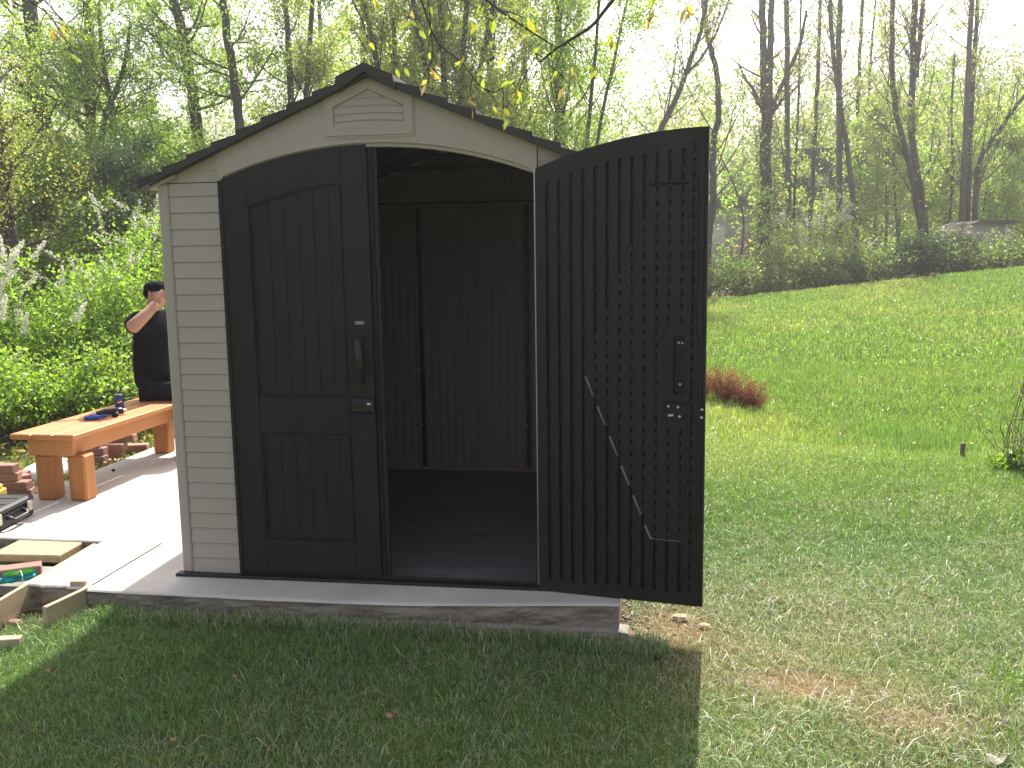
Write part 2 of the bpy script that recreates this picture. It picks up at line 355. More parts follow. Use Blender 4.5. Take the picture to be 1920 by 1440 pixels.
for n, x0, x1, y0, y1, hm, wm, le in ((330000, -1.6, 4.6, -1.9, 1.6, .036, .0025, 1.0), (190000, 1.5, 7, 1.4, 5.0, .045, .0038, .8), (110000, 1, 9, 4.8, 10, .07, .008, .6),
                                      (120000, 0, 14, 9.5, 25, .085, .020, .6), (16000, -4.5, -.5, .3, 4, .05, .005, .7), (25000, -8, 3, 4.2, 9, .08, .010, .7)):
    x, y = scatter(n, x0, x1, y0, y1, lambda x, y: 1-.72*bare(x, y))
    cl = fbm(x, y, .35, 21); h = hm*rng.uniform(.5, 1.5, len(x))*(.55+.9*cl); wd = wm*rng.uniform(.6, 1.3, len(x))
    add(*blades(x, y, h, wd, gcol(x, y, len(x)), le))
# taller tufts in the swale and along its edge
x, y = scatter(60000, 2.3, 8.5, 3.7, 9.5, lambda x, y: np.clip(np.exp(-((y-(5.0+.5*(vnoise(x, y, 1.5, 9)-.5)))/(.5+.9*vnoise(x, y, 1.1, 15)))**2)*sstep(.50, .70, fbm(x, y, .9, 40))*.9, 0, 1)*sstep(3.0, 4.6, x)+.03)
add(*blades(x, y, rng.uniform(.07, .22, len(x)), rng.uniform(.004, .008, len(x)), gcol(x, y+3, len(x))*np.array([.7, .82, .95]), .35))
# lush clumps at the right of the lawn
x, y = scatter(60000, 3.0, 5.0, -1.2, 2.2, lambda x, y: sstep(.52, .66, fbm(x, y, .55, 61))*sstep(3.05, 3.5, x-.4*(y+1)))
add(*blades(x, y, rng.uniform(.03, .08, len(x)), rng.uniform(.003, .005, len(x)), np.array([.20, .36, .03])*rng.uniform(.7, 1.3, (len(x), 1)), .6))
# long loose blades over the near lawn and against the slab
x, y = scatter(6000, -1.4, 4.6, -1.9, 1.5, lambda x, y: 1-.5*bare(x, y))
add(*blades(x, y, rng.uniform(.05, .10, len(x)), rng.uniform(.0025, .004, len(x)), gcol(x, y, len(x)), 1.3))
x, y = scatter(9000, -.6, 2.1, -.42, -.26); add(*blades(x, y, rng.uniform(.03, .085, len(x)), rng.uniform(.003, .004, len(x)), gcol(x, y, len(x)), .7))
g = link_mesh("lawn_grass", np.concatenate(Vs), np.concatenate(Fs), M['grass'], col=np.concatenate(Cs))
tag(g, "short patchy lawn grass, straw coloured near the slab and lush uphill", "grass", kind="stuff")

# ------------------------------------------------------------------ slab and pit
def slab(name, front, x0, x1, yb, th=.16, mat_edge='concedge', seed=1):
    """front: function y(x) of front edge; rounded, slightly crumbled lip"""
    xv = np.linspace(x0, x1, int((x1-x0)/.012)+2)
    prof = [(.0, -.022, 0), (.0, -.006, 0), (.012, 0, 0)]
    rows = []; y0 = front(xv); r1 = (fbm(xv, xv*0+seed, .12, seed)-.5)
    zs = np.linspace(-th, -.022, 12)
    for z in zs:
        rg = (fbm(xv, z*np.ones_like(xv)*3, .06, seed+3)-.5)*.022*(1 if z < -.03 else .4)+.02*max(0, (-z-.04))*0
        rows.append(np.stack([xv, y0+.004*r1+rg+.006, z*np.ones_like(xv)], -1))
    rows.append(np.stack([xv, y0+.004*r1+.002, -.010+.004*r1], -1))
    rows.append(np.stack([xv, y0+.010+.006*r1, -.003+0*xv], -1))
    nb = len(rows)
    rows.append(np.stack([xv, y0+.022, 0*xv], -1)); rows.append(np.stack([xv, y0*0+yb, 0*xv], -1))
    V = np.concatenate(rows); n = len(xv); i = np.arange(len(rows)*n).reshape(len(rows), n)
    F = np.stack([i[:-1, :-1], i[:-1, 1:], i[1:, 1:], i[1:, :-1]], -1).reshape(-1, 4)
    mi = [1 if f < (nb-2)*(n-1) else 0 for f in range(len(F))]
    F = F.tolist(); b0 = len(V); Vx = [(x0, yb, -th), (x1, yb, -th)]
    F += [list(i[:, 0][::-1])+[b0], list(i[:, -1])+[b0+1], [b0, b0+1, i[-1, -1], i[-1, 0]], list(i[0, ::-1])+[b0, b0+1]]; mi += [1, 1, 1, 1]
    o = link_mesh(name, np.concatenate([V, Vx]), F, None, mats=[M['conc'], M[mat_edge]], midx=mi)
    return tag(o, kind="structure")
fr = lambda x: -.272-.012*np.sin((x+.6)*1.4)+.10*sstep(.5, 1.88, x)*(.3+.7*(x-.5)/1.38)
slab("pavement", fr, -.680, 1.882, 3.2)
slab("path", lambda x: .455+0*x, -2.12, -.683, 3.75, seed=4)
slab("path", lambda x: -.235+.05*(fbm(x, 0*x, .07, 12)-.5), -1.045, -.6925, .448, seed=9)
# older footing that shows below the slab
mb = MB(); xv = np.linspace(-.45, 1.925, 120)
top = np.stack([xv, fr(xv)-.035-.02*fbm(xv, xv*0, .1, 3)+.02*sstep(.8, -.4, xv), hz(xv, fr(xv))+.018+.008*fbm(xv, xv*0, .05, 5)-.012*sstep(.8, -.4, xv)], -1)
V = np.concatenate([top-np.array([0, .012, .09]), top, top*np.array([1, 0, 1])+np.stack([0*xv, fr(xv)+.06, 0*xv], -1), np.stack([xv, fr(xv)+.06, -.2+0*xv], -1)])
n = 120; i = np.arange(4*n).reshape(4, n)
F = np.stack([i[:-1, :-1], i[:-1, 1:], i[1:, 1:], i[1:, :-1]], -1).reshape(-1, 4).tolist()+[list(i[:, -1]), list(i[::-1, 0]), ]
tag(link_mesh("kerb", V, F, M['concold']), kind="structure")
# form boards
def board(name, a, b_, top, h, th, label):
    a = np.array(a, float); b_ = np.array(b_, float); d = b_-a; L = np.linalg.norm(d); c = (a+b_)/2
    mb = MB().box((c[0], c[1], top-h/2), (L, th, h), rz=math.atan2(d[1], d[0]), bev=.003)
    return tag(mb.build(name, M['board'], base=(c[0], c[1], top-h)), label, "board")
board("form_board", (-.742, -.50), (-.692, -.205), .0, .13, .024, "long pale form board running out of the joint beside the slab's front corner")
board("form_board", (-1.0, -.62), (-1.062, .40), .003, .13, .022, "pale form board along the left side of the narrow concrete strip")
tag(MB().box((-.80, -.72, -.075), (.17, .05, .035), rz=.25, bev=.003).build("wood_offcut", M['board'], base=(-.8, -.72, -.09)), "pale wood offcut lying in the grass at the left edge of the photo", "board")
tag(MB().box((-.755, -.215, .0115), (.075, .028, .022), rz=.12, bev=.002).build("wood_block", M['board'], base=(-.755, -.215, 0)), "small pale wood block on the narrow concrete strip next to the form board", "wood block")
# paver + bricks + scrubbing brush in the pit
tag(MB().box((-1.37, .35, -.035), (.40, .27, .045), rz=.05, bev=.006).build("paving_stone", M['paver'], base=(-1.37, .35, -.055)), "square tan paving stone lying in the gap in front of the slab", "paving stone")
tag(MB().box((-1.30, .03, -.085), (.50, .30, .05), rz=.0).build("gravel_bed", M['concold'], base=(-1.3, .03, -.1)), kind="structure")
def brick(c, rz, label, group=None, mm='brick', d=(.20, .095, .057)):
    o = MB().box(c, d, rz=rz, bev=.005).build("brick", M[mm], base=(c[0], c[1], c[2]-d[2]/2))
    return tag(o, label, "brick", group)
brick((-1.245, .02, -.03), .55, "red brick lying flat behind the blue and green scrubbing brush")
brick((-1.40, -.10, -.032), .60, "red brick mostly out of frame left of the scrubbing brush")
t_ = thing("scrubbing_brush", "blue and lime green scrubbing brush leaning on a red brick", "brush", (-1.15, -.13, -.03))
mb = MB(); cc = np.array([-1.145, -.12, -.012]); dr = np.array([.80, .60, 0.]); 
for s_, r_ in ((-.038, .036), (0, .029), (.038, .036)): mb.ball(cc+dr*s_, (r_, r_, .02), 12)
mb.box(cc, (.09, .055, .03), rz=math.atan2(.6, .8), bev=.01); mb.build("brush_head", M['teal'], t_, smooth=True)
MB().tube([cc-dr*.06, cc-dr*.11-np.array([0, 0, .006]), cc-dr*.18-np.array([0, 0, .014])], [.018, .013, .014], 8).build("handle", M['teal'], t_, smooth=True)
P = []; mb = MB()
for k in range(420):
    u_, v_ = random.uniform(-.062, .062), random.uniform(-.026, .026); q = cc+dr*u_+np.array([-.6, .8, 0])*v_+np.array([0, 0, .014])
    e_ = q+np.array([random.gauss(0, .004), random.gauss(-.004, .004), random.uniform(.014, .024)]); mb.tube([q, e_], [.0018, .0008], 3, cap=False)
mb.build("bristles", M['lime'], t_)
mb = MB()
for k in range(260):
    a_ = random.uniform(0, 2*PI); q = cc+dr*.062*math.cos(a_)+np.array([-.6, .8, 0])*.030*math.sin(a_)+np.array([0, 0, .008]); e_ = q+np.array([random.gauss(0, .003), random.gauss(-.002, .003), .02])+(dr*math.cos(a_)+np.array([-.6, .8, 0])*math.sin(a_))*.010
    mb.tube([q, e_], [.002, .0008], 3, cap=False)
mb.build("outer_bristles", M['teal'], t_)
mb = MB().tube([cc+np.array([.0, -.03, .03]), cc+np.array([.035, -.035, .05]), cc+np.array([.055, -.05, .03]), cc+np.array([.06, -.06, 0])], .0028, 6); mb.build("hanging_cord", M['white'], t_)
# rubble at the ends of the form boards
k = 0
mb = MB()
for q in range(420):
    if q < 200: x, y = random.uniform(-1.0, -.55), random.uniform(-.40, -.27)
    elif q < 380: x, y = random.uniform(1.88, 2.02), random.uniform(-.22, .30)
    else: x, y = random.uniform(2.0, 2.35), random.uniform(-.25, .2)
    s_ = random.uniform(.003, .009); mb.box((x, y, float(hz(x, y))+s_*.5), (s_*2, s_*1.5, s_*1.4), rz=random.uniform(0, 3), rx=random.uniform(0, 1), bev=s_*.3)
tag(mb.build("gravel", M['concedge']), "loose gravel and concrete crumbs at the ends of the slab", "gravel", kind="stuff")
brick((1.905, -.175, -.155), .08, "broken red brick at the right front corner of the slab", d=(.10, .06, .045))
for (x, y, s_, lb) in ((-.98, -.40, .030, "reddish broken rock between the two form boards"), (2.16, .05, .032, "largest pale rock in the bare patch under the open door"), (2.27, -.02, .024, "small pale rock in the bare patch under the open door")):
    mb = MB().ball((x, y, float(hz(x, y))+s_*.35), (s_*1.5, s_, s_*.6), 7); tag(mb.build("rock", M['brick'] if x < 0 else M['stone'], base=(x, y, float(hz(x, y)))), lb, "rock")

# ------------------------------------------------------------------ shed
H1, HE, HC, D, DA = 1.950, 1.935, 2.091, 2.268, .173
XL, XR = -.315, 1.815
def arch(x):
    R_ = (.75**2+(HC-H1)**2)/(2*(HC-H1)); x = np.clip(np.asarray(x, float), 0, 1.5)
    return HC-R_+np.sqrt(np.maximum(R_**2-(x-.75)**2, 0))
def rooflow(x): return 2.373-.4150*np.abs(np.asarray(x, float)-.745)
shed = thing("garden_shed", "beige garden shed with dark brown roof and doors on a concrete slab", "shed", (.75, 1.1, 0))
FX = (1, 0, 0); FN = (0, -1, 0)
# siding, with a lap every 77.5 mm
def lap(U, V): 
    f = ((V-.012) % .0775)/.0775
    return .006*(1-f)-.002*(f > .955)
def sidev(z0, z1):
    o = [z0, z1]; k = 0
    while .012+k*.0775 < z1:
        z = .012+k*.0775
        if z > z0: o += [z-.0035, z-.003, z, z+.0006]
        k += 1
    return [v for v in o if z0 <= v <= z1]
relief("front_siding", [-.258, -.012], sidev(.012, HE-.004), lap, M['siding'], shed, (0, 0, 0), FX, FN, .04)
relief("front_siding", [1.512, 1.758], sidev(.012, HE-.004), lap, M['siding'], shed, (0, 0, 0), FX, FN, .04)
for x0, x1 in ((XL, -.261), (1.761, XR)):
    MB().box(((x0+x1)/2, .018, HE/2+.004), (x1-x0, .056, HE-.012), bev=.008).build("corner_trim", M['siding'], shed)
# gable corner pieces, with one lap line
def gtop(x): return rooflow(x)+.004
for x0, x1 in ((XL+.002, -.012), (1.512, XR-.002)):
    relief("gable_panel", np.linspace(x0, x1, 6), [HE, HE+.0006, HE+.052, HE+.053, HE+.06, 2.4], lambda U, V: .002+.004*(V > HE+.0525), M['siding'], shed, (0, 0, 0), FX, FN, .03, top=lambda u: np.maximum(gtop(u), HE))
# arched header
xs_ = np.linspace(-.008, 1.508, 90); lo = arch(xs_); hi = gtop(xs_); lo[0] = lo[1] = H1-.012; lo[-1] = lo[-2] = H1-.012
V = []
for y in (-.016, .03):
    V += [(a, y, b_) for a, b_ in zip(xs_, lo)]+[(a, y, b_) for a, b_ in zip(xs_, hi)]
n = len(xs_); F = []
for k in range(n-1):
    F += [(k, k+1, n+k+1, n+k), (2*n+k, 3*n+k, 3*n+k+1, 2*n+k+1), (k, 2*n+k, 2*n+k+1, k+1), (n+k, n+k+1, 3*n+k+1, 3*n+k)]
F += [(0, n, 3*n, 2*n), (n-1, 3*n-1, 4*n-1, 2*n-1)]
hdr = link_mesh("arched_header", V, F, M['siding'], shed)
xa = np.linspace(.0, 1.5, 70); V = []
for y, dz in ((-.004, -.018), (-.004, .004), (.05, .004), (.05, -.018)): V += [(a, y, float(arch(a))+dz) for a in xa]
n = 70; F = [(j*n+k, ((j+1) % 4)*n+k, ((j+1) % 4)*n+k+1, j*n+k+1) for j in range(4) for k in range(n-1)]+[(0, n, 2*n, 3*n), (n-1, 4*n-1, 3*n-1, 2*n-1)]
link_mesh("arch_trim", V, F, M['siding'], shed)
# gable vent
def vtop(u): return np.where(u <= .745, 2.250+(u-.578)*.45, 2.250+(.908-u)*.45)
def vdep(U, V):
    d = np.full(U.shape, .004)
    fr_ = (U > .5385) & (U < .9495) & (V > 2.1215); d = np.where(fr_, .010, d)
    bow = .008*(1-((U-.743)/.165)**2)
    ins = (U > .578) & (U < .908) & (V > 2.150) & (V < vtop(U)-.0)
    v = V-bow; ph = ((v-2.150) % .032)/.032
    lv = np.where(v < 2.178, .006, -.003+.008*(1-ph)-.006*(ph > .86)); d = np.where(ins, lv, d)
    edge = ins & ((U < .5815) | (U > .9045) | (V > vtop(U)-.005)); d = np.where(edge & (V > 2.178), -.006, d)
    return d
relief("gable_vent", np.concatenate([np.linspace(.531, .957, 140), edges(.5385, .578, .5815, .9045, .908, .9495)]), np.concatenate([np.linspace(2.112, 2.39, 150)]), vdep, M['siding'], shed, (0, -.016, 0), FX, FN, .002,
       top=lambda u: rooflow(u)+.002)
# side and back walls (outside beige, inside dark ribs)
rib_u = lambda w0, w1, st=.0555: [w0+k*st for k in range(int((w1-w0)/st)+1)]
def ribs(U, V, st=.0555, wd=.0125, dp=.010): return np.where((U % st) < wd, -dp*1.7, 0.)
def ribus(a, b_, st=.0555, wd=.0125):
    o = [a, b_]; k = math.ceil(a/st)
    while k*st+wd < b_: o += edges(k*st, k*st+wd, e=.0008); k += 1
    return [v for v in o if a <= v <= b_]
for x0, sgn in ((XL, -1), (XR, 1)):
    relief("side_wall", [.045, D+.02], sidev(.012, HE), lambda U, V: lap(U, V)*.9, M['siding'], shed, (x0+sgn*-.008, 0, 0), (0, 1, 0), (sgn, 0, 0), .01)
    relief("inner_side_wall", ribus(.05, D), [.02, HE], lambda U, V: ribs(U, V), M['wallin'], shed, (x0-sgn*.035, 0, 0), (0, 1, 0), (-sgn, 0, 0), .014)
MB().box(((XL+XR)/2, D+.035, HE/2+.006), (XR-XL-.01, .02, HE-.012)).build("back_wall", M['siding'], shed)
def bdep(U, V):
    d = ribs(U, V)
    return np.where((V < .036), .010, d)
bu = ribus(XL+.06, XR-.06)+edges(.365, .389, 1.131, 1.155)
relief("inner_back_wall", bu, edges(.036)+[.012, 1.935], bdep, M['wallin'], shed, (0, D, 0), FX, FN, .023)
for c_ in (.377, 1.143):
    MB().box((c_, D-.006, .97), (.030, .016, 1.87)).build("wall_channel", M['black'], shed)
    for z in (.35, .75, 1.15, 1.55): MB().ball((c_-.006, D-.016, z), .005, 6).build("screw", M['screw'], shed)
relief("inner_gable", ribus(XL+.06, XR-.06), [1.99, 2.34], lambda U, V: ribs(U, V), M['wallin'], shed, (0, D-.004, 0), FX, FN, .02, top=lambda u: np.maximum(rooflow(u)-.03, 1.995))
MB().box((.745, D-.012, 1.963), (2.0, .03, .05), bev=.006).build("wall_rail", M['wallin'], shed)
MB().box((.745, D-.006, 1.929), (2.0, .02, .014)).build("wall_rail_gap", M['black'], shed)
relief("back_gable", [XL, .745, XR], [1.93, 2.40], lambda U, V: 0*U, M['siding'], shed, (0, D+.04, 0), FX, FN, .012, top=lambda u: np.maximum(rooflow(u)+.003, 1.931))
for x0 in (XL+.012, XR-.012): MB().box((x0, D/2+.03, 1.935), (.022, D, .03)).build("eave_strip", M['siding'], shed)
# floor
mb = MB(); mb.box(((XL+XR)/2, D/2+.02, .009), (XR-XL-.02, D-.01, .014)); mb.build("floor", M['floor'], shed)
mb = MB(); mb.box((.745, -.022, .008), (2.165, .052, .014), bev=.004)
mb.box((.745, .006, .018), (2.10, .012, .018), bev=.003); mb.build("base_rail", M['black'], shed)
for x in np.arange(.86, 1.45, .165): MB().box((x, .035, .0175), (.07, .006, .003)).build("floor_slot", M['black'], shed)
# truss
mb = MB()
for y in (.8, 1.5):
    mb.box((.745, y, 2.10), (1.5, .03, .035)); 
    for s_ in (-1, 1): mb.tube([(.745, y, 2.335), (.745+s_*.98, y, 1.955)], .018, 4)
mb.build("roof_truss", M['black'], shed)
# roof: stepped shingle courses, seen edge on
def roofside(s_):
    n = 9; L = 1.125; P = []; Lh = L/n
    prof_top = []; 
    for k in range(n):
        a = .0+k*Lh; b_ = a+Lh
        prof_top += [(a+.002, .029), (b_, .047)]
    pts = []
    for d_, t_ in prof_top:  # d along slope horizontally, t thickness above rooflow
        pts.append((.745+s_*d_, 2.373-.4150*d_+t_))
    e = L
    lowp = [(.745+s_*e, 2.373-.415*e-.004), (.745+s_*(e-.03), 2.373-.415*(e-.03)), (.745, 2.373)]
    poly = pts+lowp
    if s_ > 0: poly = poly[::-1]
    mb = MB().prism(poly, -.062, D+.09, 1)
    o = mb.build("roof_panel", M['roof'], shed); return o
roofside(-1); roofside(1)
mb = MB()
for s_ in (-1, 1):
    P = [(.745, 2.392), (.745, 2.430), (.745+s_*.130, 2.376), (.745+s_*.142, 2.318), (.745+s_*.128, 2.314)]
    if s_ > 0: P = P[::-1]
    mb.prism(P, -.078, D+.1, 1)
mb.build("ridge_cap", M['roof'], shed)
for s_ in (-1, 1): MB().prism([(.745+s_*.96, rooflow(.745+.96)-.003), (.745+s_*.96, rooflow(.745+.96)-.02), (.745+s_*1.09, rooflow(.745+1.09)-.016), (.745+s_*1.09, rooflow(.745+1.09)-.002)], -.03, D+.05, 1).build("soffit", M['siding'], shed)
# ---- left door (closed)
dl = bpy.data.objects.new("door", None)
def child_empty(name, parent):
    o = bpy.data.objects.new(name, None); COL.objects.link(o); o.parent = parent; BASE[o.name] = BASE[parent.name]; return o
up_t = lambda u: 1.815+.100*np.sin(np.clip((u-.141)/.451, 0, 1)*PI/2*.92)/math.sin(PI/2*.92)
def ddep(U, V):
    d = np.zeros(U.shape); d = np.where(np.abs(U-.137) < .0015, -.003, d); d = np.where(np.abs(U-.600) < .0012, -.002, d)
    for (a, b_, z0, tf) in ((.141, .594, .915, up_t), (.146, .597, .199, lambda u: .735+0*u)):
        ztop = tf(U)
        ins = (U > a) & (U < b_) & (V > z0) & (V < ztop)
        m1 = np.minimum(np.minimum(U-a, b_-U), np.minimum(V-z0, ztop-V))
        dd = np.where(m1 < .006, -.009, np.where(m1 < .012, -.001, -.0055))
        ph = (U-a-.02) % .0735; dd = np.where((m1 >= .012) & (ph < .0035) & (U-a > .03) & (b_-U > .03), -.0085, dd)
        d = np.where(ins, dd, d)
    # rebated closing edge
    d = np.where(U > .7205, -.016, d); d = np.where((U > .7205) & (U < .727), -.026, d); d = np.where(U > .742, -.010, d); d=np.where((U>.7445)&(U<.748),-.018,d)
    d = np.where((U > .7205) & (V < .86) & (V > .885), -.01, d)
    return d
us = edges(.137-.0015, .137+.0015, .6-.0012, .6+.0012, .7205, .727, .742, .7445, .748, e=.0004)+[.012, .766]
for a, b_ in ((.141, .594), (.146, .597)):
    us += edges(a, a+.006, a+.012, b_-.012, b_-.006, b_, e=.0004)
    k = 0
    while a+.02+k*.0735 < b_: us += edges(a+.02+k*.0735, a+.024+k*.0735, e=.0004); k += 1
us += list(np.linspace(.141, .594, 60))
vs = list(np.arange(1.80, 1.925, .0015))+edges(.915, .921, .927, .199, .205, .211, .735, .729, .723, e=.0004)+[.030, .2, 1.75, 2.12]+list(np.linspace(1.93, 2.12, 3))
door1 = relief("door", [u for u in us if u <= .766], vs, ddep, M['door'], shed, (0, -.008, 0), FX, FN, .03, top=lambda u: arch(u)-.006)
tag(door1, label="closed dark brown left door with recessed plank panels, handle and latch")
# handle, latch, badge as sub-parts
mb = MB(); P = []
for k in range(13):
    q = k/12; P.append((.650+.020*q+.010*math.sin(q*PI), -.014-.048*math.sin(q*PI)**.6, 1.205-.215*q))
mb.tube(P, [.012+.009*math.sin(min(1, (12-k)/9)*PI/2) if k > 2 else .013+.004*k for k in range(13)], 10)
mb.box((.655, -.014, 1.195), (.034, .012, .05), bev=.004); mb.box((.672, -.014, .997), (.028, .012, .045), bev=.004)
mb.build("handle", M['blackg'], door1, smooth=False)
mb = MB(); mb.box((.668, -.028, .876), (.116, .040, .064), bev=.008); mb.build("latch", M['blackg'], door1)
mb = MB(); mb.box((.703, -.0490, .888), (.018, .003, .009), bev=.001); mb.build("latch_button", M['white'], door1)
mb = MB(); mb.box((.6595, -.0095, 1.2675), (.0455, .003, .0145), bev=.001, m=0); mb.box((.6595, -.0112, 1.2675), (.0425, .002, .0115), bev=.0005, m=1); mb.box((.6615, -.0118, 1.2675), (.020, .002, .0105), m=2)
mb.build("badge", None, door1, mats=[M['screw'], M['black'], mat("badgeblue", (.04, .13, .45), .3)])
def text(s_, size, loc, parent, mm, name="lettering"):
    cu = bpy.data.curves.new("t", 'FONT'); cu.body = s_; cu.size = size; cu.align_x = 'CENTER'; cu.align_y = 'CENTER'; cu.extrude = .0003; cu.offset = size*.02
    o = bpy.data.objects.new("t", cu); COL.objects.link(o); bpy.context.view_layer.update()
    me = bpy.data.meshes.new_from_object(o.evaluated_get(bpy.context.evaluated_depsgraph_get())); 
    V = np.array([v.co[:] for v in me.vertices]); F = [list(p.vertices) for p in me.polygons]
    bpy.data.objects.remove(o)
    V = np.stack([V[:, 0]+loc[0], loc[1]-V[:, 2], V[:, 1]+loc[2]], -1)
    return link_mesh(name, V, F, mm, parent)
text("LIFETIME", .0088, (.6600, -.0134, 1.2673), door1, M['white'])
MB().tube([(.006, -.010, .02), (.006, -.010, 1.955)], .0065, 8).build("hinge_rod", M['door'], shed)
# ---- right door (open 167 degrees), inner face to the viewer
ud = np.array([math.cos(DA), -math.sin(DA), 0]); nd = np.array([-math.sin(DA), -math.cos(DA), 0])
SP, S0, SW = .0545, .043, .0155
def dtop(u): return arch(np.clip(u, 0, .75)*1.0)+.002
tri = [(.527, 1.862), (.675, 1.862), (.675, .300), (.522, .300), (.205, 1.075)]
def intri(U, V):
    ins = np.ones(U.shape, bool); n = len(tri); c = np.zeros(U.shape, bool)
    for k in range(n):
        x1, y1 = tri[k]; x2, y2 = tri[(k+1) % n]
        cond = ((y1 > V) != (y2 > V)) & (U < (x2-x1)*(V-y1)/((y2-y1) if y2 != y1 else 1e-9)+x1); c ^= cond
    return c
def odep(U, V):
    d = np.zeros(U.shape); k = np.floor((U-S0)/SP); ph = U-S0-k*SP; T = intri(U, V)
    slot = (ph > -1e-6) & (ph < SW) & (k >= 0) & (k < 12) & (V > .065) & (V < dtop(U)-.085)
    d = np.where(slot & ~T, -.020, d)
    d = np.where(T, np.where((k >= 0) & (k < 12) & (ph < SW), -.0035, -.001), d)
    hol = (k >= 1) & (k < 12) & (np.abs(ph-SW*.55) < .0042) & ((np.abs(((V-.02*((k*7) % 3)*0) % .055)-.0275)) < .0085)
    d = np.where(hol & T, -.020, d)
    d = np.where((k >= 0) & (k < 12) & slot & ~T & hol, -.026, d)
    # stile with its own dotted groove
    st = (U > .690) & (U < .704) & (V > .05) & (V < dtop(U)-.06); d = np.where(st, -.006, d)
    d = np.where(st & (np.abs(U-.697) < .0048) & (np.abs((V % .055)-.0275) < .0095), -.020, d)
    d = np.where((U > .676) & (U < .679) & (V < dtop(U)-.04), .002, d)
    jog = np.where(V > 1.245, .716, np.where(V < 1.215, .7255, .7255-(V-1.215)/.03*.0095))
    d = np.where(np.abs(U-jog) < .0018, .004, d); d = np.where((U > .741) & (U < .7435), -.006, d); d = np.where(U > .7435, -.002, d)
    # handle recess boss
    bo = ((U-.638)/.060)**2+(np.maximum(np.abs(V-1.09)-.13, 0)/.055)**2 < 1; d = np.where(bo & (U < .69), .005, d)
    d = np.where((np.abs(V-1.862) < .0035) & (U > .515) & (U < .672), -.010, d)
    rc = ((U-.640)/.025)**2+(np.maximum(np.abs(V-1.09)-.105, 0)/.022)**2 < 1; d = np.where(rc, -.020, d)
    lp = (U > .575) & (U < .672) & (V > .845) & (V < .925); d = np.where(lp, -.008, d)
    d = np.where((U > .733) & (V > .85) & (V < .93), -.012, d)
    # raised rim of the kiss-off diagonal
    return d
us = [.0, .7435, .755]+list(np.linspace(.59, .75, 60))+list(np.arange(0, .59, .011))
for k in range(12): us += edges(S0+k*SP, S0+k*SP+SW, e=.0006)+edges(S0+k*SP+SW*.55-.0042, S0+k*SP+SW*.55+.0042, e=.0005)
us += edges(.690, .704, .6922, .7018, .676, .679, .741, .7435, e=.0005)
vs = list(np.arange(.004, 2.10, .0055))+edges(.065, .3, 1.862, e=.0005)
org = np.array([1.502, -.040, .0])+.004*ud
door2 = relief("door", [u for u in us if 0 <= u <= .755], vs, odep, M['inner'], shed, org+np.array([0, 0, 0.]), ud, nd, .028, top=dtop)
tag(door2, label="open dark brown right door showing its ribbed inner face")
def dp(u, v, d_=0): return org+ud*u+nd*d_+np.array([0, 0, v])
mb = MB()
for (u, v) in ((.636, 1.187), (.653, 1.186), (.644, 1.004), (.596, .907), (.638, .905), (.600, .866), (.612, .868), (.645, .863), (.741, .898), (.727, .868), (.740, .862)):
    MB().ball(dp(u, v, -.016 if v > .95 else -.006), (.0066, .0066, .0066), 8).build("screw", M['screw'], door2, smooth=True)
TG = mat("edgeglint", (.20, .195, .19), .35)   # paler grey paints in the light caught on the ribs' smooth diagonal edge
a = np.array(tri[4]); b_ = np.array(tri[3])
for k in range(3, 12):
    u0 = S0+k*SP+SW+.002; u1 = S0+(k+1)*SP-.002
    if u0 < a[0] or u1 > b_[0]+.01: continue
    t0, t1 = (u0-a[0])/(b_[0]-a[0]), (min(u1, b_[0])-a[0])/(b_[0]-a[0]); v0, v1 = a[1]+(b_[1]-a[1])*t0, a[1]+(b_[1]-a[1])*t1
    MB().tube([dp(u0, v0, .002), dp(min(u1, b_[0]), v1, .002)], .0048, 5).build("rib_edge", TG, door2, smooth=True)
mb = MB().tube([dp(.510, .335, .002), dp(.522, .308, .002), dp(.535, .302, .002)], .0035, 5)
mb.tube([dp(.535, .302, .001), dp(.66, .299, .001)], .0018, 5)
mb.build("rib_edge", TG, door2, smooth=True)
MB().tube([(1.497, -.016, .02), (1.497, -.016, 1.952)], .0045, 8).build("hinge_rod", M['metal'], shed)
mb = MB(); mb.box((1.498, .03, .98), (.02, .05, 1.94)); mb.build("door_jamb", M['door'], shed)
mb = MB(); mb.box((-.002, .02, .98), (.018, .05, 1.94)); mb.build("door_jamb", M['door'], shed)

# ------------------------------------------------------------------ bench and what is on it
bn = thing("wooden_bench", "orange stained wooden bench on square legs along the edge of the slab", "bench", (-1.88, 2.0, 0))
for k, x in enumerate((-2.035, -1.88, -1.725)):
    MB().box((x+.0, 2.02, .437), (.150, 1.70, .036), rz=-.02, bev=.007).build("seat_plank", M['bench'], bn)
for x in (-1.995, -1.735): MB().box((x, 2.02, .362), (.036, 1.56, .112), rz=-.02, bev=.004).build("apron", M['bench'], bn)
for y in (1.235, 2.80): MB().box((-1.87 if y < 2 else -1.84, y, .362), (.32, .036, .112), bev=.004).build("apron", M['bench'], bn)
for y in (1.295, 2.72):
    for x in (-1.955, -1.722):
        dx = .02 if y < 2 else .055
        MB().box((x+dx*.6, y, .153), (.125, .125, .306), bev=.012).build("leg", M['benchleg'], bn)
can = thing("soda_can", "blue soda can with a round red white and blue emblem on the bench", "can", (-1.905, 2.10, .456))
c_ = (-1.905, 2.10, .456)
MB().lathe(c_, [(.024, 0), (.029, .004), (.033, .012), (.033, .100), (.030, .108), (.0265, .116)], 28).build("body", M['canblue'], can, smooth=True)
MB().lathe(c_, [(.0262, .1162), (.0270, .120), (.0255, .121), (.0245, .1175), (.001, .1172)], 28).build("lid", M['metal'], can)
MB().box((c_[0], c_[1]-.004, .456+.1195), (.012, .02, .0015)).build("pull_tab", M['metal'], can)
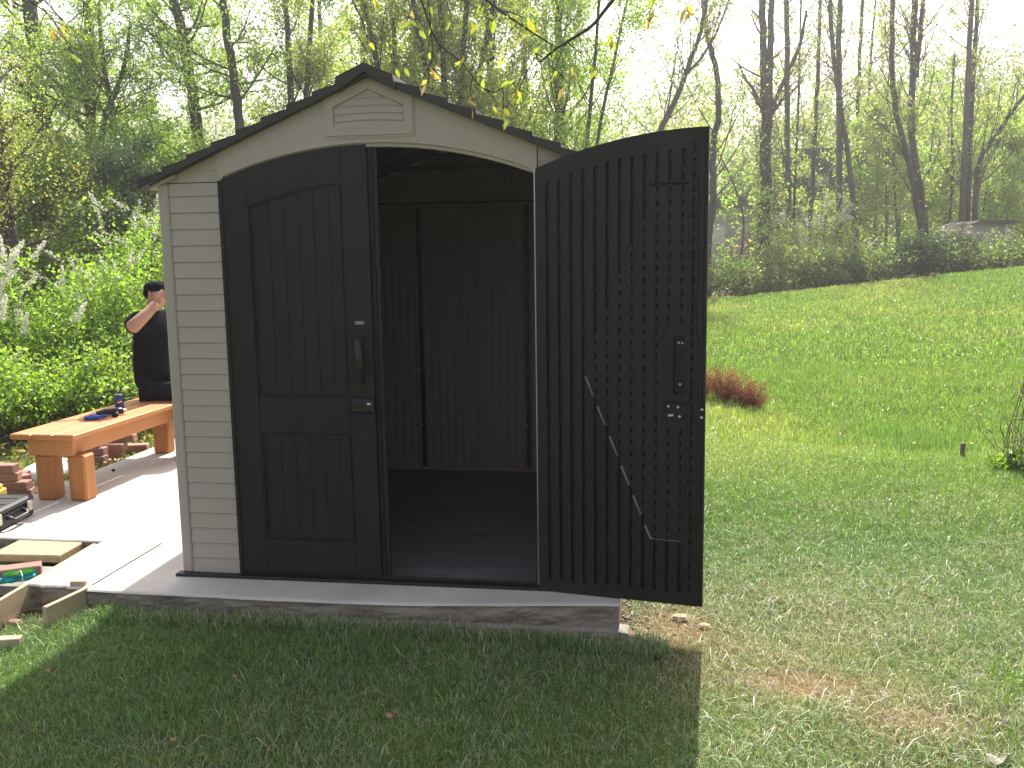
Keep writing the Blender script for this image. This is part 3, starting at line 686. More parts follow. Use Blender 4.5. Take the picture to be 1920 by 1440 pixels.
mb = MB()   # round emblem wrapped on the side that faces the camera
va = math.atan2(CY-2.10, CX+1.905)+.12; n = 20
for (lo_, hi_, mi_) in ((-1, -.32, 2), (-.32, .14, 1), (.14, 1, 0)):
    G = []
    for a_ in np.linspace(lo_, hi_, 7):
        half = math.sqrt(max(0, 1-a_*a_)); G.append([(s_*half, a_) for s_ in np.linspace(-1, 1, 9)])
    V = []
    for row in G:
        for (p_, q_) in row:
            q2 = q_+(.16*math.sin(p_*2.6) if abs(q_) < .5 else 0)*(1-abs(q_)); ph = va+p_*.0185/.0333; V.append((c_[0]+.0334*math.cos(ph), c_[1]+.0334*math.sin(ph), .456+.066+q2*.0185))
    F = [(i_*9+j_, i_*9+j_+1, (i_+1)*9+j_+1, (i_+1)*9+j_) for i_ in range(6) for j_ in range(8)]
    mb.raw(V, F, mi_)
mb.build("emblem", None, can, mats=[M['red'], M['white'], M['canblue']])
dg = thing("hand_tool", "bright blue plastic hand tool with a long thin rod lying on the bench", "tool", (-1.90, 1.72, .456))
mb = MB(); mb.box((-1.875, 1.70, .470), (.10, .035, .028), rz=.35, bev=.006); mb.box((-1.825, 1.745, .472), (.07, .028, .024), rz=.5, bev=.006); mb.box((-1.885, 1.735, .478), (.06, .02, .015), rz=.3, bev=.004)
mb.build("body", M['blue'], dg)
MB().tube([(-1.92, 1.69, .466), (-2.10, 1.60, .460), (-2.115, 1.592, .460)], .003, 6).build("rod", M['metal'], dg)
dr_ = thing("power_drill", "black power drill lying on its side on the bench behind the blue tool", "drill", (-1.84, 1.90, .456))
mb = MB(); mb.tube([(-1.93, 1.84, .476), (-1.88, 1.87, .482), (-1.81, 1.91, .484), (-1.77, 1.93, .482)], [.014, .022, .025, .022], 10); mb.build("body", M['blackg'], dr_, smooth=True)
MB().tube([(-1.81, 1.91, .474), (-1.785, 1.86, .468), (-1.775, 1.82, .470)], [.018, .016, .02], 8).build("grip", M['black'], dr_, smooth=True)
MB().tube([(-1.93, 1.84, .476), (-1.955, 1.826, .474)], [.012, .008], 8).build("chuck", M['metal'], dr_)
MB().tube([(-1.772, 1.93, .482), (-1.755, 1.94, .480)], [.016, .013], 8).build("end_cap", M['screw'], dr_)

# ------------------------------------------------------------------ tool case
tcx = thing("tool_case", "black plastic tool case with pale latches and carry handle on the slab", "case", (-1.98, .95, 0))
ca = math.radians(88)
def cs(u, v, z): return np.array([-1.80-u*math.cos(.12)+0*v, .92, 0])+np.array([0, 0, z])
cc_ = np.array([-2.00, .66, .0]); cr = math.radians(7)
def cloc(a_, b_, z): return (cc_[0]+a_*math.cos(cr)-b_*math.sin(cr), cc_[1]+a_*math.sin(cr)+b_*math.cos(cr), z)
MB().box(cloc(0, 0, .046), (.46, .46, .086), rz=cr, bev=.012).build("base", M['case'], tcx)
MB().box(cloc(0, 0, .112), (.47, .47, .044), rz=cr, bev=.012).build("lid", M['case'], tcx)
mb = MB()
for b2 in (-.14, 0, .14): mb.box(cloc(0, b2, .1355), (.40, .06, .004), rz=cr, bev=.0015)
mb.build("lid_ribs", M['case'], tcx)
for b2 in (-.165, .165): MB().box(cloc(.240, b2, .076), (.014, .050, .065), rz=cr, bev=.005).build("latch", M['ivory'], tcx)
hp = [cloc(.235, -.085, .075), cloc(.262, -.085, .066), cloc(.275, -.07, .050), cloc(.275, .07, .050), cloc(.262, .085, .066), cloc(.235, .085, .075)]
MB().tube(hp, .014, 8).build("handle", M['case'], tcx, smooth=True)
tag(MB().box((-2.30, 1.20, .085), (.08, .12, .03), rz=.2, bev=.008).box((-2.30, 1.20, .035), (.11, .15, .07), rz=.2, bev=.008).build("power_tool_box", M['yellow'], base=(-2.3, 1.2, 0)), "yellow box showing just behind the black tool case", "box")

# ------------------------------------------------------------------ brick stacks
pos = ["front", "middle", "back"]; rows_l = ["bottom", "second", "third", "topmost"]
bx, by = -2.26, 1.40
for lv in range(5):
    for k in range(3 if lv < 3 else (2 if lv == 3 else 1)):
        if lv == 4 and k: continue
        x = bx-.10*k+.02*((lv*7+k*3) % 3)-.035*lv; y = by+.13*k-.0*lv
        brick((x, y, -.09+.0285+.0575*lv), .15+.9*((lv+k) % 2)*(1 if k else .2), "%s brick on level %d from the ground in the stack beside the tool case" % (["right hand", "middle", "left hand"][k], lv+1), "bricks stacked beside the tool case", 'brick' if (lv+k) % 3 else 'brick2')
for k, (x, y, lv, rz) in enumerate(((-2.36, 2.42, 1, .1), (-2.33, 2.60, 1, .25), (-2.38, 2.45, 2, .15), (-2.31, 2.62, 2, .0), (-2.27, 2.70, 3, .2), (-2.26, 2.86, 1, .3), (-2.42, 2.47, 3, .1))):
    brick((x, y, -.083+.0285+.0575*lv), rz, ["left front", "right front", "left middle row", "right middle row", "topmost", "rightmost single", "upper left"][k]+" brick of the pile seen under the bench", "bricks piled behind the bench", 'brick2' if k % 2 else 'brick')
for k in range(2):
    tag(MB().box((-2.36, 2.52, -.115+.040*k), (.42, .38, .038), rz=.12, bev=.004).build("timber", M['board'], base=(-2.36, 2.52, -.134+.040*k)), ["lower", "upper"][k]+" timber under the brick pile behind the bench", "timber")
tag(MB().ball((-2.62, 2.25, -.07), (.20, .28, .10), 12).build("boulder", M['palestone'], base=(-2.62, 2.25, -.1), smooth=True), "pale grey boulder between the brick stack and the bench", "rock")

# ------------------------------------------------------------------ person
def skin(name, verts, edges_, radii, material, parent=None, base=None, sub=2, extra=None):
    me = bpy.data.meshes.new("sk"); me.from_pydata([tuple(v) for v in verts], edges_, []); o = bpy.data.objects.new("sk", me); COL.objects.link(o)
    md = o.modifiers.new("s", 'SKIN'); me.skin_vertices.new() if not me.skin_vertices else None
    for k, r in enumerate(radii):
        me.skin_vertices[0].data[k].radius = (r, r) if np.isscalar(r) else r
    me.skin_vertices[0].data[0].use_root = True
    md.use_smooth_shade = True
    ms = o.modifiers.new("u", 'SUBSURF'); ms.levels = sub; ms.render_levels = sub
    bpy.context.view_layer.update(); ev = o.evaluated_get(bpy.context.evaluated_depsgraph_get()); m2 = bpy.data.meshes.new_from_object(ev)
    V = np.array([v.co[:] for v in m2.vertices]); F = [list(p.vertices) for p in m2.polygons]; bpy.data.objects.remove(o)
    if extra is not None:
        n0 = len(V); V = np.concatenate([V]+extra.v); F = F+[[i_+n0 for i_ in f] for f in extra.f]
    return link_mesh(name, V, F, material, parent, True, base)
person = thing("person", "person in black t-shirt and cap on the bench, hand raised to the face", "person", (-1.93, 2.64, .455))
J = dict(pel=(-1.925, 2.64, .55), sp=(-1.945, 2.64, .74), ch=(-1.925, 2.64, .96), nk=(-1.900, 2.63, 1.135), nk2=(-1.870, 2.62, 1.185), hd0=(-1.845, 2.61, 1.235), hd=(-1.825, 2.605, 1.30), hd2=(-1.83, 2.605, 1.345),
         rs=(-1.915, 2.46, 1.105), re=(-1.852, 2.235, 1.050), rw=(-1.765, 2.415, 1.195), rh=(-1.748, 2.450, 1.235),
         ls=(-1.90, 2.82, 1.105), le=(-1.80, 2.90, .86), lw=(-1.60, 2.80, .66), lh=(-1.54, 2.77, .63),
         rk=(-1.52, 2.56, .52), ra=(-1.62, 2.52, .12), rf=(-1.53, 2.51, .045), lk=(-1.50, 2.80, .52), la=(-1.56, 2.82, .12), lf=(-1.44, 2.82, .045),
         rhp=(-1.89, 2.56, .545), lhp=(-1.89, 2.73, .545))
def sk(names, eds, rad, name, mm, extra=None):
    return skin(name, [J[n_] for n_ in names], [(names.index(a_), names.index(b_)) for a_, b_ in eds], rad, mm, person, extra=extra)
fing = MB(); palm = np.array(J['rh']); up_ = np.array([.10, .12, .98]); up_ /= np.linalg.norm(up_); sd_ = np.array([.35, -.9, 0.08]); sd_ /= np.linalg.norm(sd_); fw = np.array([.92, .33, -.1])
for k, (o_, l_) in enumerate(((-.030, .062), (-.010, .074), (.010, .080), (.030, .072))):
    b0 = palm+up_*.018+np.array([-.3, .85, .2])*o_*.6+fw*(o_*.3); fing.tube([b0, b0+up_*l_*.5+fw*.004, b0+up_*l_*.8+fw*.014, b0+up_*l_+fw*.028], [.0095, .009, .0085, .006], 7)
fing.tube([palm+fw*.01-up_*.005, palm+fw*.032+up_*.012, palm+fw*.042+up_*.036], [.012, .010, .007], 7)
# face details and ear
fing.ball((-1.845, 2.520, 1.295), (.014, .008, .028), 8)
fing.tube([(-1.742, 2.600, 1.318), (-1.722, 2.598, 1.293), (-1.735, 2.600, 1.283)], [.009, .014, .011], 7)
for yy in (2.57, 2.63): fing.ball((-1.750, yy, 1.318), .011, 8)
fing.ball((-1.748, 2.600, 1.262), (.012, .026, .008), 8)
body = sk(['pel', 'sp', 'ch', 'nk', 'nk2', 'hd0', 'hd', 'hd2', 'rs', 're', 'rw', 'rh', 'ls', 'le', 'lw', 'lh', 'rhp', 'rk', 'ra', 'rf', 'lhp', 'lk', 'la', 'lf'],
   [('pel', 'sp'), ('sp', 'ch'), ('ch', 'nk'), ('nk', 'nk2'), ('nk2', 'hd0'), ('hd0', 'hd'), ('hd', 'hd2'), ('ch', 'rs'), ('rs', 're'), ('re', 'rw'), ('rw', 'rh'), ('ch', 'ls'), ('ls', 'le'), ('le', 'lw'), ('lw', 'lh'),
    ('pel', 'rhp'), ('rhp', 'rk'), ('rk', 'ra'), ('ra', 'rf'), ('pel', 'lhp'), ('lhp', 'lk'), ('lk', 'la'), ('la', 'lf')],
   [.085, .07, .06, .05, .050, .075, .088, .075, .040, .057, .040, .038, .050, .042, .030, .034, .07, .05, .036, .030, .07, .05, .036, .03], "body", M['skin'], fing)
J.update(t0=(-1.925, 2.64, .50), t1=(-1.935, 2.64, .66), t2=(-1.935, 2.64, .84), t3=(-1.920, 2.64, 1.00), t4=(-1.905, 2.635, 1.10), t5=(-1.895, 2.63, 1.135), r1=(-1.915, 2.48, 1.10), r2=(-1.885, 2.35, 1.075), r3=(-1.868, 2.285, 1.058), l1=(-1.90, 2.80, 1.10), l2=(-1.87, 2.87, .98))
sk(['t0', 't1', 't2', 't3', 't4', 't5', 'r1', 'r2', 'r3', 'l1', 'l2'], [('t0', 't1'), ('t1', 't2'), ('t2', 't3'), ('t3', 't4'), ('t4', 't5'), ('t4', 'r1'), ('r1', 'r2'), ('r2', 'r3'), ('t4', 'l1'), ('l1', 'l2')],
   [(.155, .165), (.135, .155), (.132, .155), (.125, .160), (.085, .10), .072, .088, .080, .072, .08, .07], "t_shirt", M['cloth'])
J.update(p0=(-1.925, 2.64, .545), ph=(-1.88, 2.56, .54), pk=(-1.53, 2.56, .525), pa=(-1.61, 2.52, .16), qh=(-1.88, 2.73, .54), qk=(-1.51, 2.80, .525), qa=(-1.55, 2.82, .16))
sk(['p0', 'ph', 'pk', 'pa', 'qh', 'qk', 'qa'], [('p0', 'ph'), ('ph', 'pk'), ('pk', 'pa'), ('p0', 'qh'), ('qh', 'qk'), ('qk', 'qa')], [.12, .085, .066, .055, .085, .066, .055], "trousers", M['jeans'])
mb = MB(); mb.ball((-1.838, 2.605, 1.340), (.094, .086, .056), 16); mb.box((-1.735, 2.605, 1.335), (.09, .12, .010), ry=.1, bev=.004); mb.ball((-1.885, 2.605, 1.305), (.048, .074, .060), 14); mb.build("cap", M['cloth'], person, smooth=True)
for (x, y) in ((-1.545, 2.51), (-1.47, 2.82)):
    mb = MB(); mb.box((x, y, .012), (.27, .095, .022), bev=.008); mb.ball((x+.03, y, .04), (.13, .048, .035), 12); mb.ball((x-.08, y, .065), (.055, .045, .06), 12); mb.build("shoe", M['shoe'], person, smooth=False)

# ------------------------------------------------------------------ vegetation tools
def leaves(P, size, cols, rs, asp=.55, droop=0.):
    """rhombic leaves at P; random facing"""
    n = len(P); a = rs.normal(0, 1, (n, 3)); a[:, 2] -= droop; a /= np.linalg.norm(a, axis=1)[:, None]
    b_ = rs.normal(0, 1, (n, 3)); b_ -= (a*b_).sum(1)[:, None]*a; b_ /= np.linalg.norm(b_, axis=1)[:, None]
    s_ = size*rs.uniform(.55, 1.35, (n, 1)); A = a*s_*.5; B = b_*s_*.5*asp
    c = np.cross(a, b_)*s_*.12
    V = np.stack([P-A, P+B*1-A*.1+c, P+A, P-B-A*.1+c], 1).reshape(-1, 3)
    F = np.arange(n*4).reshape(n, 4)
    return V, F, np.repeat(cols, 4, axis=0)
def pal(colors, n, rs, var=.25):
    c = np.array(colors)[rs.integers(0, len(colors), n)]; return c*rs.uniform(1-var, 1+var, (n, 1))
def bend(p, d, L, k, rs, up=.25, wob=.12):
    P = [np.array(p, float)]; d = np.array(d, float); d /= np.linalg.norm(d)
    for _ in range(k):
        d = d+np.array([0, 0, up/k])+rs.normal(0, wob, 3)*.6; d /= np.linalg.norm(d); P.append(P[-1]+d*L/k)
    return np.array(P)
def interp(P, t):
    t = t*(len(P)-1); i_ = min(int(t), len(P)-2); f = t-i_; return P[i_]*(1-f)+P[i_+1]*f
def make_tree(label, trunks, seed, nl=26, ll=2.4, up=.5, elev=(.3, .9), zmin=2., n_leaf=6000, ls=.1, colors=((.2, .25, .05),), sub=6, sig=.16, bark='bark', group=None, cat="tree", extra=None, lmat='leaf', subsub=0, name="tree", asp=.6, rl=.3):
    rs = np.random.default_rng(seed); mb = MB(); tw = []
    for (P, r0, r1) in trunks:
        P = np.array(P, float); k = len(P); Q = [interp(P, q) for q in np.linspace(0, 1, max(8, k*4))]; Q = np.array(Q)
        for _s in range(3): Q[1:-1] = (Q[:-2]+2*Q[1:-1]+Q[2:])/4
        Q[1:-1, :2] += rs.normal(0, r0*.10, (len(Q)-2, 2)); R_ = np.linspace(r0, r1, len(Q)); R_[0] *= 1.35
        mb.tube(Q, R_, 8)
        L = len(Q); zlo = zmin; 
        tot = nl
        for _ in range(tot):
            for _try in range(20):
                q = rs.uniform(.05, 1); p = interp(Q, q)
                if p[2] > zlo: break
            else: continue
            az = rs.uniform(0, 2*PI); el = rs.uniform(*elev); d = (math.cos(az)*math.cos(el), math.sin(az)*math.cos(el), math.sin(el))
            le = ll*rs.uniform(.45, 1.15)*(1-.4*q); rr = max(.006, (r0+(r1-r0)*q)*rl)
            B = bend(p, d, le, 6, rs, up); mb.tube(B, np.linspace(rr, rr*.25, 7), 5, cap=False)
            for _s in range(sub):
                q2 = rs.uniform(.25, 1); p2 = interp(B, q2); dd = (B[-1]-B[0])/le+rs.normal(0, .65, 3); l2 = le*rs.uniform(.2, .45)
                T = bend(p2, dd, l2, 3, rs, up*.7); mb.tube(T, np.linspace(rr*.38, rr*.13, 4), 3, cap=False); tw.append(T)
                for _q in range(subsub):
                    p3 = interp(T, rs.uniform(.2, 1)); T2 = bend(p3, dd+rs.normal(0, .6, 3), l2*.5, 2, rs, up*.6); mb.tube(T2, np.linspace(rr*.2, rr*.1, 3), 3, cap=False); tw.append(T2)
    base = np.array(trunks[0][0][0], float)
    root = thing(name, label, cat, base, group)
    mb.build("trunk", M[bark], root, smooth=True)
    if n_leaf and tw:
        E0 = np.array([T[0] for T in tw]); E1 = np.array([T[-1] for T in tw]); n = n_leaf
        # bunch leaves: bunch centres along twigs
        nb = max(1, n//7); bi = rs.integers(0, len(tw), nb); f = rs.uniform(.2, 1.05, (nb, 1)); C = E0[bi]*(1-f)+E1[bi]*f+rs.normal(0, sig*.5, (nb, 3))
        li = rs.integers(0, nb, n); P = C[li]+rs.normal(0, sig*.45, (n, 3)); bc = rs.uniform(.78, 1.22, (nb, 1))[li]
        V, F, c = leaves(P, ls, pal(colors, n, rs)*bc, rs, asp)
        if extra is not None:
            V2, F2, c2 = extra; F = np.concatenate([F, F2+len(V)]); V = np.concatenate([V, V2]); c = np.concatenate([c, c2])
        link_mesh("crown", V, F, M[lmat], root, col=c)
    return root
def tp(pts, Y, r0, r1, dy=0, bz=None):
    """trunk path from photo pixels at depth Y, carried down to the ground"""
    P = [at(px, py, Y+dy*i_) for i_, (px, py) in enumerate(pts)]
    g = P[0].copy(); z = float(hz(g[0], g[1])) if bz is None else bz
    if g[2] > z: 
        g[2] = z-.05; P = [g]+P
    return (np.array(P), r0, r1)
def bush(name, label, c, R_, n_leaf, ls, colors, seed, nst=40, group=None, cat="bush", lmat='leaf', blossom=None, sig=.10, up=.5, stemr=.006, wild=.5, asp=.6):
    """many arching stems from the ground; leaves bunch along them"""
    rs = np.random.default_rng(seed); mb = MB(); c = np.array(c, float); R_ = np.array(R_, float); tw = []
    for k in range(nst):
        a = rs.uniform(0, 2*PI); rr = math.sqrt(rs.uniform(0, 1)); b0 = c+np.array([math.cos(a)*R_[0]*rr*.45, math.sin(a)*R_[1]*rr*.45, 0])
        tip = c+np.array([math.cos(a)*R_[0]*rr, math.sin(a)*R_[1]*rr, R_[2]*math.sqrt(max(.03, 1-(rr*.9)**2))*rs.uniform(.45, 1.08)]); mid = (b0+tip)/2+np.array([rs.normal(0, .12)*R_[0]*wild, rs.normal(0, .12)*R_[1]*wild, R_[2]*.22])
        q = np.linspace(0, 1, 7)[:, None]; P = b0*(1-q)**2+2*mid*q*(1-q)+tip*q*q; mb.tube(P, np.linspace(stemr, stemr*.35, 7), 4, cap=False)
        for _ in range(6):
            s0 = rs.uniform(.3, 1); p = interp(P, s0); d = rs.normal(0, 1, 3); d[2] = abs(d[2])*.5; L = R_.mean()*rs.uniform(.12, .34); T = bend(p, d, L, 3, rs, up); mb.tube(T, np.linspace(stemr*.5, stemr*.2, 4), 3, cap=False); tw.append(T)
        tw.append(P[3:])
    root = thing(name, label, cat, c, group); mb.build("stems", M['stem'], root)
    nb = max(1, n_leaf//6); bi = rs.integers(0, len(tw), nb); C = np.array([interp(tw[i_], rs.uniform(0, 1)) for i_ in bi])+rs.normal(0, sig, (nb, 3))
    li = rs.integers(0, nb, n_leaf); P = C[li]+rs.normal(0, sig*.6, (n_leaf, 3)); P[:, 2] = np.maximum(P[:, 2], c[2]+.01)
    V, F, cc2 = leaves(P, ls, pal(colors, n_leaf, rs)*rs.uniform(.8, 1.2, (nb, 1))[li], rs, asp)
    link_mesh("foliage", V, F, M[lmat], root, col=cc2)
    if blossom:
        nsp, L, s_, nper, colb = blossom; Pb = []
        order = np.argsort([-T[-1][2]+rs.normal(0, .25)*R_[2] for T in tw])[:nsp]
        for i_ in order:
            T = tw[i_]; d = T[-1]-T[0]; d /= np.linalg.norm(d)+1e-9; d[2] = abs(d[2])*.7+.25; q = rs.uniform(0, 1, (nper, 1)); Pb.append(T[-1]+d*L*(q-.3)+rs.normal(0, 1, (nper, 3))*s_*.95*(1.15-q*.8))
        Pb = np.concatenate(Pb); V, F, c3 = leaves(Pb, s_, pal((colb,), len(Pb), rs, .12), rs, .9); link_mesh("blossom", V, F, M['blossom'], root, col=c3)
    return root
YG = ((.28, .42, .09), (.38, .48, .10), (.22, .36, .08), (.34, .43, .13))     # spring leaf
OL = ((.29, .36, .10), (.37, .41, .10), (.24, .34, .10), (.36, .33, .14))       # olive
PG = ((.30, .37, .13), (.35, .40, .12), (.26, .35, .12), (.36, .33, .17))       # pale far
BG = ((.22, .36, .06), (.32, .46, .07), (.16, .28, .05), (.28, .38, .09))       # bright near bush
DS = ((.14, .21, .07), (.20, .26, .09), (.25, .25, .11), (.12, .19, .07))
DG = ((.09, .16, .06), (.13, .21, .07), (.08, .13, .055))                   # dark
TREES = "trees of the wood behind the lawn"; LT = "trees crowding behind the left bushes"; CT = "trees rising behind the shed roof"
# -- right wood: trunks read off the photograph
vine = tp([(1430, 470), (1436, 330), (1438, 200)], 36, .29, .23)
rs = np.random.default_rng(5); q = rs.uniform(0, 1, 4500); pc = np.array([interp(vine[0], a_) for a_ in q*.93]); an = rs.uniform(0, 2*PI, 4500); rad = .30+.25*rs.uniform(0, 1, 4500)*(.6+.6*vnoise(q*20, q*0, 1.5))
pc += np.stack([np.cos(an)*rad, np.sin(an)*rad, rs.normal(0, .1, 4500)], -1); ex = leaves(pc, .11, pal(((.10, .12, .05), (.14, .14, .06), (.16, .18, .06)), 4500, rs), rs)
make_tree("thick vine-wrapped trunk forking into two stems, left part of the right-hand wood", [vine, tp([(1434, 210), (1431, 120), (1428, -20)], 36, .17, .14, bz=99), tp([(1441, 210), (1444, 120), (1447, -20)], 36, .15, .12, bz=99), tp([(1448, 200), (1475, 140), (1500, 87), (1512, 20)], 36, .10, .05, bz=99), tp([(1428, 200), (1412, 165), (1398, 150), (1385, 120)], 36, .09, .03, bz=99)],
          51, nl=7, ll=2.6, zmin=6.5, n_leaf=900, ls=.12, colors=PG, sub=5, extra=ex, group=TREES)
specs = [
 ("straight dark trunk just right of the vine-wrapped one", [([(1478, 430), (1476, 200), (1475, 60), (1474, -20)], .165, .12)], 37, 12),
 ("thin leaning trunk right of the straight dark one", [([(1488, 400), (1497, 200), (1500, 80), (1503, -20)], .075, .05)], 38, 8),
 ("slim trunk in front of the small white-windowed house", [([(1520, 400), (1529, 250), (1534, 120), (1538, -20)], .12, .09)], 39, 12),
 ("pair of trunks crossing in a narrow V at the middle of the right wood", [([(1575, 460), (1574, 240), (1573, 60), (1576, -20)], .16, .11), ([(1606, 460), (1594, 312), (1577, 208), (1560, 87), (1556, -20)], .14, .09)], 34, 12),
 ("slender trunk just right of the V-shaped pair", [([(1608, 420), (1606, 250), (1611, 130), (1618, -20)], .11, .08)], 40, 12),
 ("faint thin trunk between the V-shaped pair and the leaning one", [([(1622, 400), (1626, 230), (1632, 110), (1644, -20)], .075, .05)], 43, 12),
 ("very thin young trunk above the dark green bush's left end", [([(1662, 440), (1661, 300), (1664, 180), (1672, 60)], .055, .03)], 38, 14),
 ("dark trunk leaning left with a kink, standing by the dark green bush", [([(1732, 455), (1715, 360), (1702, 295), (1678, 208), (1671, 121), (1673, -20)], .15, .10)], 33, 10),
 ("broad pale double trunk behind the leaning dark one", [([(1735, 440), (1722, 330), (1706, 243), (1712, 139), (1716, -20)], .18, .14), ([(1716, 145), (1724, 80), (1732, -20)], .14, .09)], 36, 12),
 ("tall straight trunk, left one of the close pair near the right edge", [([(1802, 430), (1811, 243), (1817, 104), (1823, -20)], .15, .11)], 36, 10),
 ("tall thinner trunk, right one of the close pair near the right edge", [([(1813, 425), (1820, 243), (1826, 104), (1836, -20)], .13, .09)], 37, 10),
 ("crooked pale trunk curving up beside the open door's edge", [([(1326, 470), (1330, 430), (1337, 400), (1337, 340), (1336, 262), (1350, 219), (1344, 125), (1325, 70), (1318, -20)], .19, .10)], 30, 9),
 ("leaning tree with a broad open fan of bare branches above the open door", [([(1225, 330), (1235, 250), (1262, 195), (1281, 156), (1290, 120), (1316, 62), (1326, -20)], .13, .07), ([(1285, 140), (1315, 110), (1345, 60), (1370, -10)], .06, .03)], 26, 16),
 ("right-edge tree whose main limb leans out to the right", [([(1829, 430), (1830, 305), (1865, 257), (1900, 205), (1945, 150)], .15, .07)], 35, 14),
 ("thin dark sapling at the far right of the wood", [([(1780, 430), (1787, 300), (1783, 200), (1790, 100)], .08, .05)], 40, 14),
]
for k, (lb, tr, Yd, nl) in enumerate(specs):
    make_tree(lb, [tp(p_, Yd, r0*.85, r1*.85, bz=(99 if (j_ and len(tr) > 1 and p_[0][1] < 250) else None)) for j_, (p_, r0, r1) in enumerate(tr)], 100+k, nl=nl+8, rl=.24, ll=3.6, up=.9, elev=(.3, 1.1), zmin=3.0, n_leaf=1500 if nl != 16 else 2600, ls=.10, colors=PG, sub=6, sig=.22, bark='bark' if k % 3 else 'barkpale', group=TREES)
# understorey saplings of the right wood
us_l = ["left of the vine-wrapped trunk", "between the vine-wrapped and straight trunks", "in front of the white-windowed house", "around the V-shaped trunk pair", "right of the V-shaped pair", "left of the leaning kinked trunk", "behind the dark green bush", "between the double trunk and the close pair", "right of the close pair", "under the limb leaning out at the right edge", "at the right edge of the photo"]
for k, px in enumerate((1380, 1455, 1530, 1590, 1640, 1690, 1740, 1780, 1840, 1885, 1930)):
    Yd = (33, 41, 46, 40, 39, 37, 41, 42, 38, 39, 40)[k]; b0 = at(px, 450, Yd); z0 = float(hz(b0[0], b0[1])); rr_ = np.random.default_rng(k+3)
    hh = at(px, (250, 290, 300, 220, 215, 205, 190, 225, 245, 260, 215)[k], Yd)[2]
    P = np.array([(b0[0], b0[1], z0), (b0[0]+rr_.normal(0, .2), b0[1], z0*.5+hh*.5), (b0[0]+rr_.normal(0, .4), b0[1], hh)])
    make_tree("leafy young tree "+us_l[k], [(P, .07, .02)], 200+k, nl=26, ll=2.7, up=.3, elev=(-.1, .8), zmin=z0+.4, n_leaf=(1500, 7000, 3200)[k] if k < 3 else 7000, ls=.125, colors=PG if k % 2 else YG, sub=6, sig=.26, bark='barkpale', group="leafy young trees under the tall trunks", cat="young tree")
for k, (px, Yd, pt, lb) in enumerate(((1300, 48, 275, "farther pale leafy tree behind the top of the open door"), (1412, 46, 300, "farther leafy tree just left of the vine-wrapped trunk"), (1500, 52, 235, "farther leafy tree behind the two thin trunks"), (1560, 54, 190, "farther leafy tree rising behind the V-shaped pair"), (1660, 50, 180, "farther leafy tree behind the very thin young trunk"), (1770, 50, 190, "farther leafy tree behind the gap right of the double trunk"), (1870, 44, 230, "farther leafy tree in front of the sky near the right edge"))):
    b0 = at(px, 450, Yd); z0 = float(hz(b0[0], b0[1])); hh = at(px, pt, Yd)[2]
    make_tree(lb, [(np.array([(b0[0], b0[1], z0), (b0[0]+.1, b0[1], (z0+hh)/2), (b0[0], b0[1], hh)]), .10, .03)], 240+k, nl=34, ll=3.6, up=.25, elev=(-.1, .8), zmin=z0+.3, n_leaf=9000, ls=.15, colors=DS if k % 2 else PG, sub=6, sig=.34, bark='barkpale', group="leafy young trees under the tall trunks", cat="young tree")
# crest shrubs
cs_ = [(1345, 505, 27, 2.0, 1.0, DS, "pale green shrub next to the open door's edge"), (1420, 500, 26.5, 1.5, .9, DS, "loose light green shrub at the top of the lawn under the vine-wrapped trunk"), (1490, 495, 27, 1.6, 1.0, DS, "olive shrub at the lawn's top edge below the white-blossomed tree"),
       (1560, 500, 27, 1.5, .8, DS, "low brownish green shrub below the V-shaped trunk pair"), (1630, 500, 27, 1.5, .75, DS, "low light green shrub at the crest left of the dark bush"), (1830, 485, 27, 1.5, .9, DS, "olive shrub at the crest right of the dark bush"), (1900, 480, 26, 1.6, 1.1, DS, "brownish green shrub at the right edge of the crest")]
for k, (px, py, Yd, rx, h_, cl, lb) in enumerate(cs_):
    p = at(px, py, Yd); p[2] = float(hz(p[0], p[1])); bush("shrub", lb, p, (rx*1.2, 1.1, (h_+.35)*(1.1, .7, 1.2, .7, 1.0, .4, .65)[k]), 4200, .10, cl, 300+k, nst=34, group="shrubs along the crest of the lawn", sig=.16, stemr=.012)
p = at(1755, 490, 27.5); p[2] = float(hz(p[0], p[1])); bush("shrub", "broad dense dark green bush on the crest of the lawn", p, (1.9, 1.2, 1.25), 12000, .085, ((.07, .13, .04), (.09, .17, .045), (.14, .22, .06)), 320, nst=60, sig=.13, lmat='leafdark', stemr=.012)
p = at(1530, 480, 31); p[2] = float(hz(p[0], p[1])); bush("blossoming_tree", "small white-blossomed tree in front of the wood", p, (2.1, 1.4, 2.9), 5000, .10, PG, 321, nst=40, blossom=(60, .35, .08, 22, (.60, .60, .58)), sig=.2, stemr=.02, cat="tree")
p = at(1790, 470, 33); p[2] = float(hz(p[0], p[1])); bush("blossoming_shrub", "low pale pink blossoming shrub beside the far grey building", p, (1.1, 1.0, 1.3), 1800, .10, PG, 322, nst=24, blossom=(60, .3, .09, 30, (.66, .58, .56)), sig=.2, stemr=.02, cat="shrub")

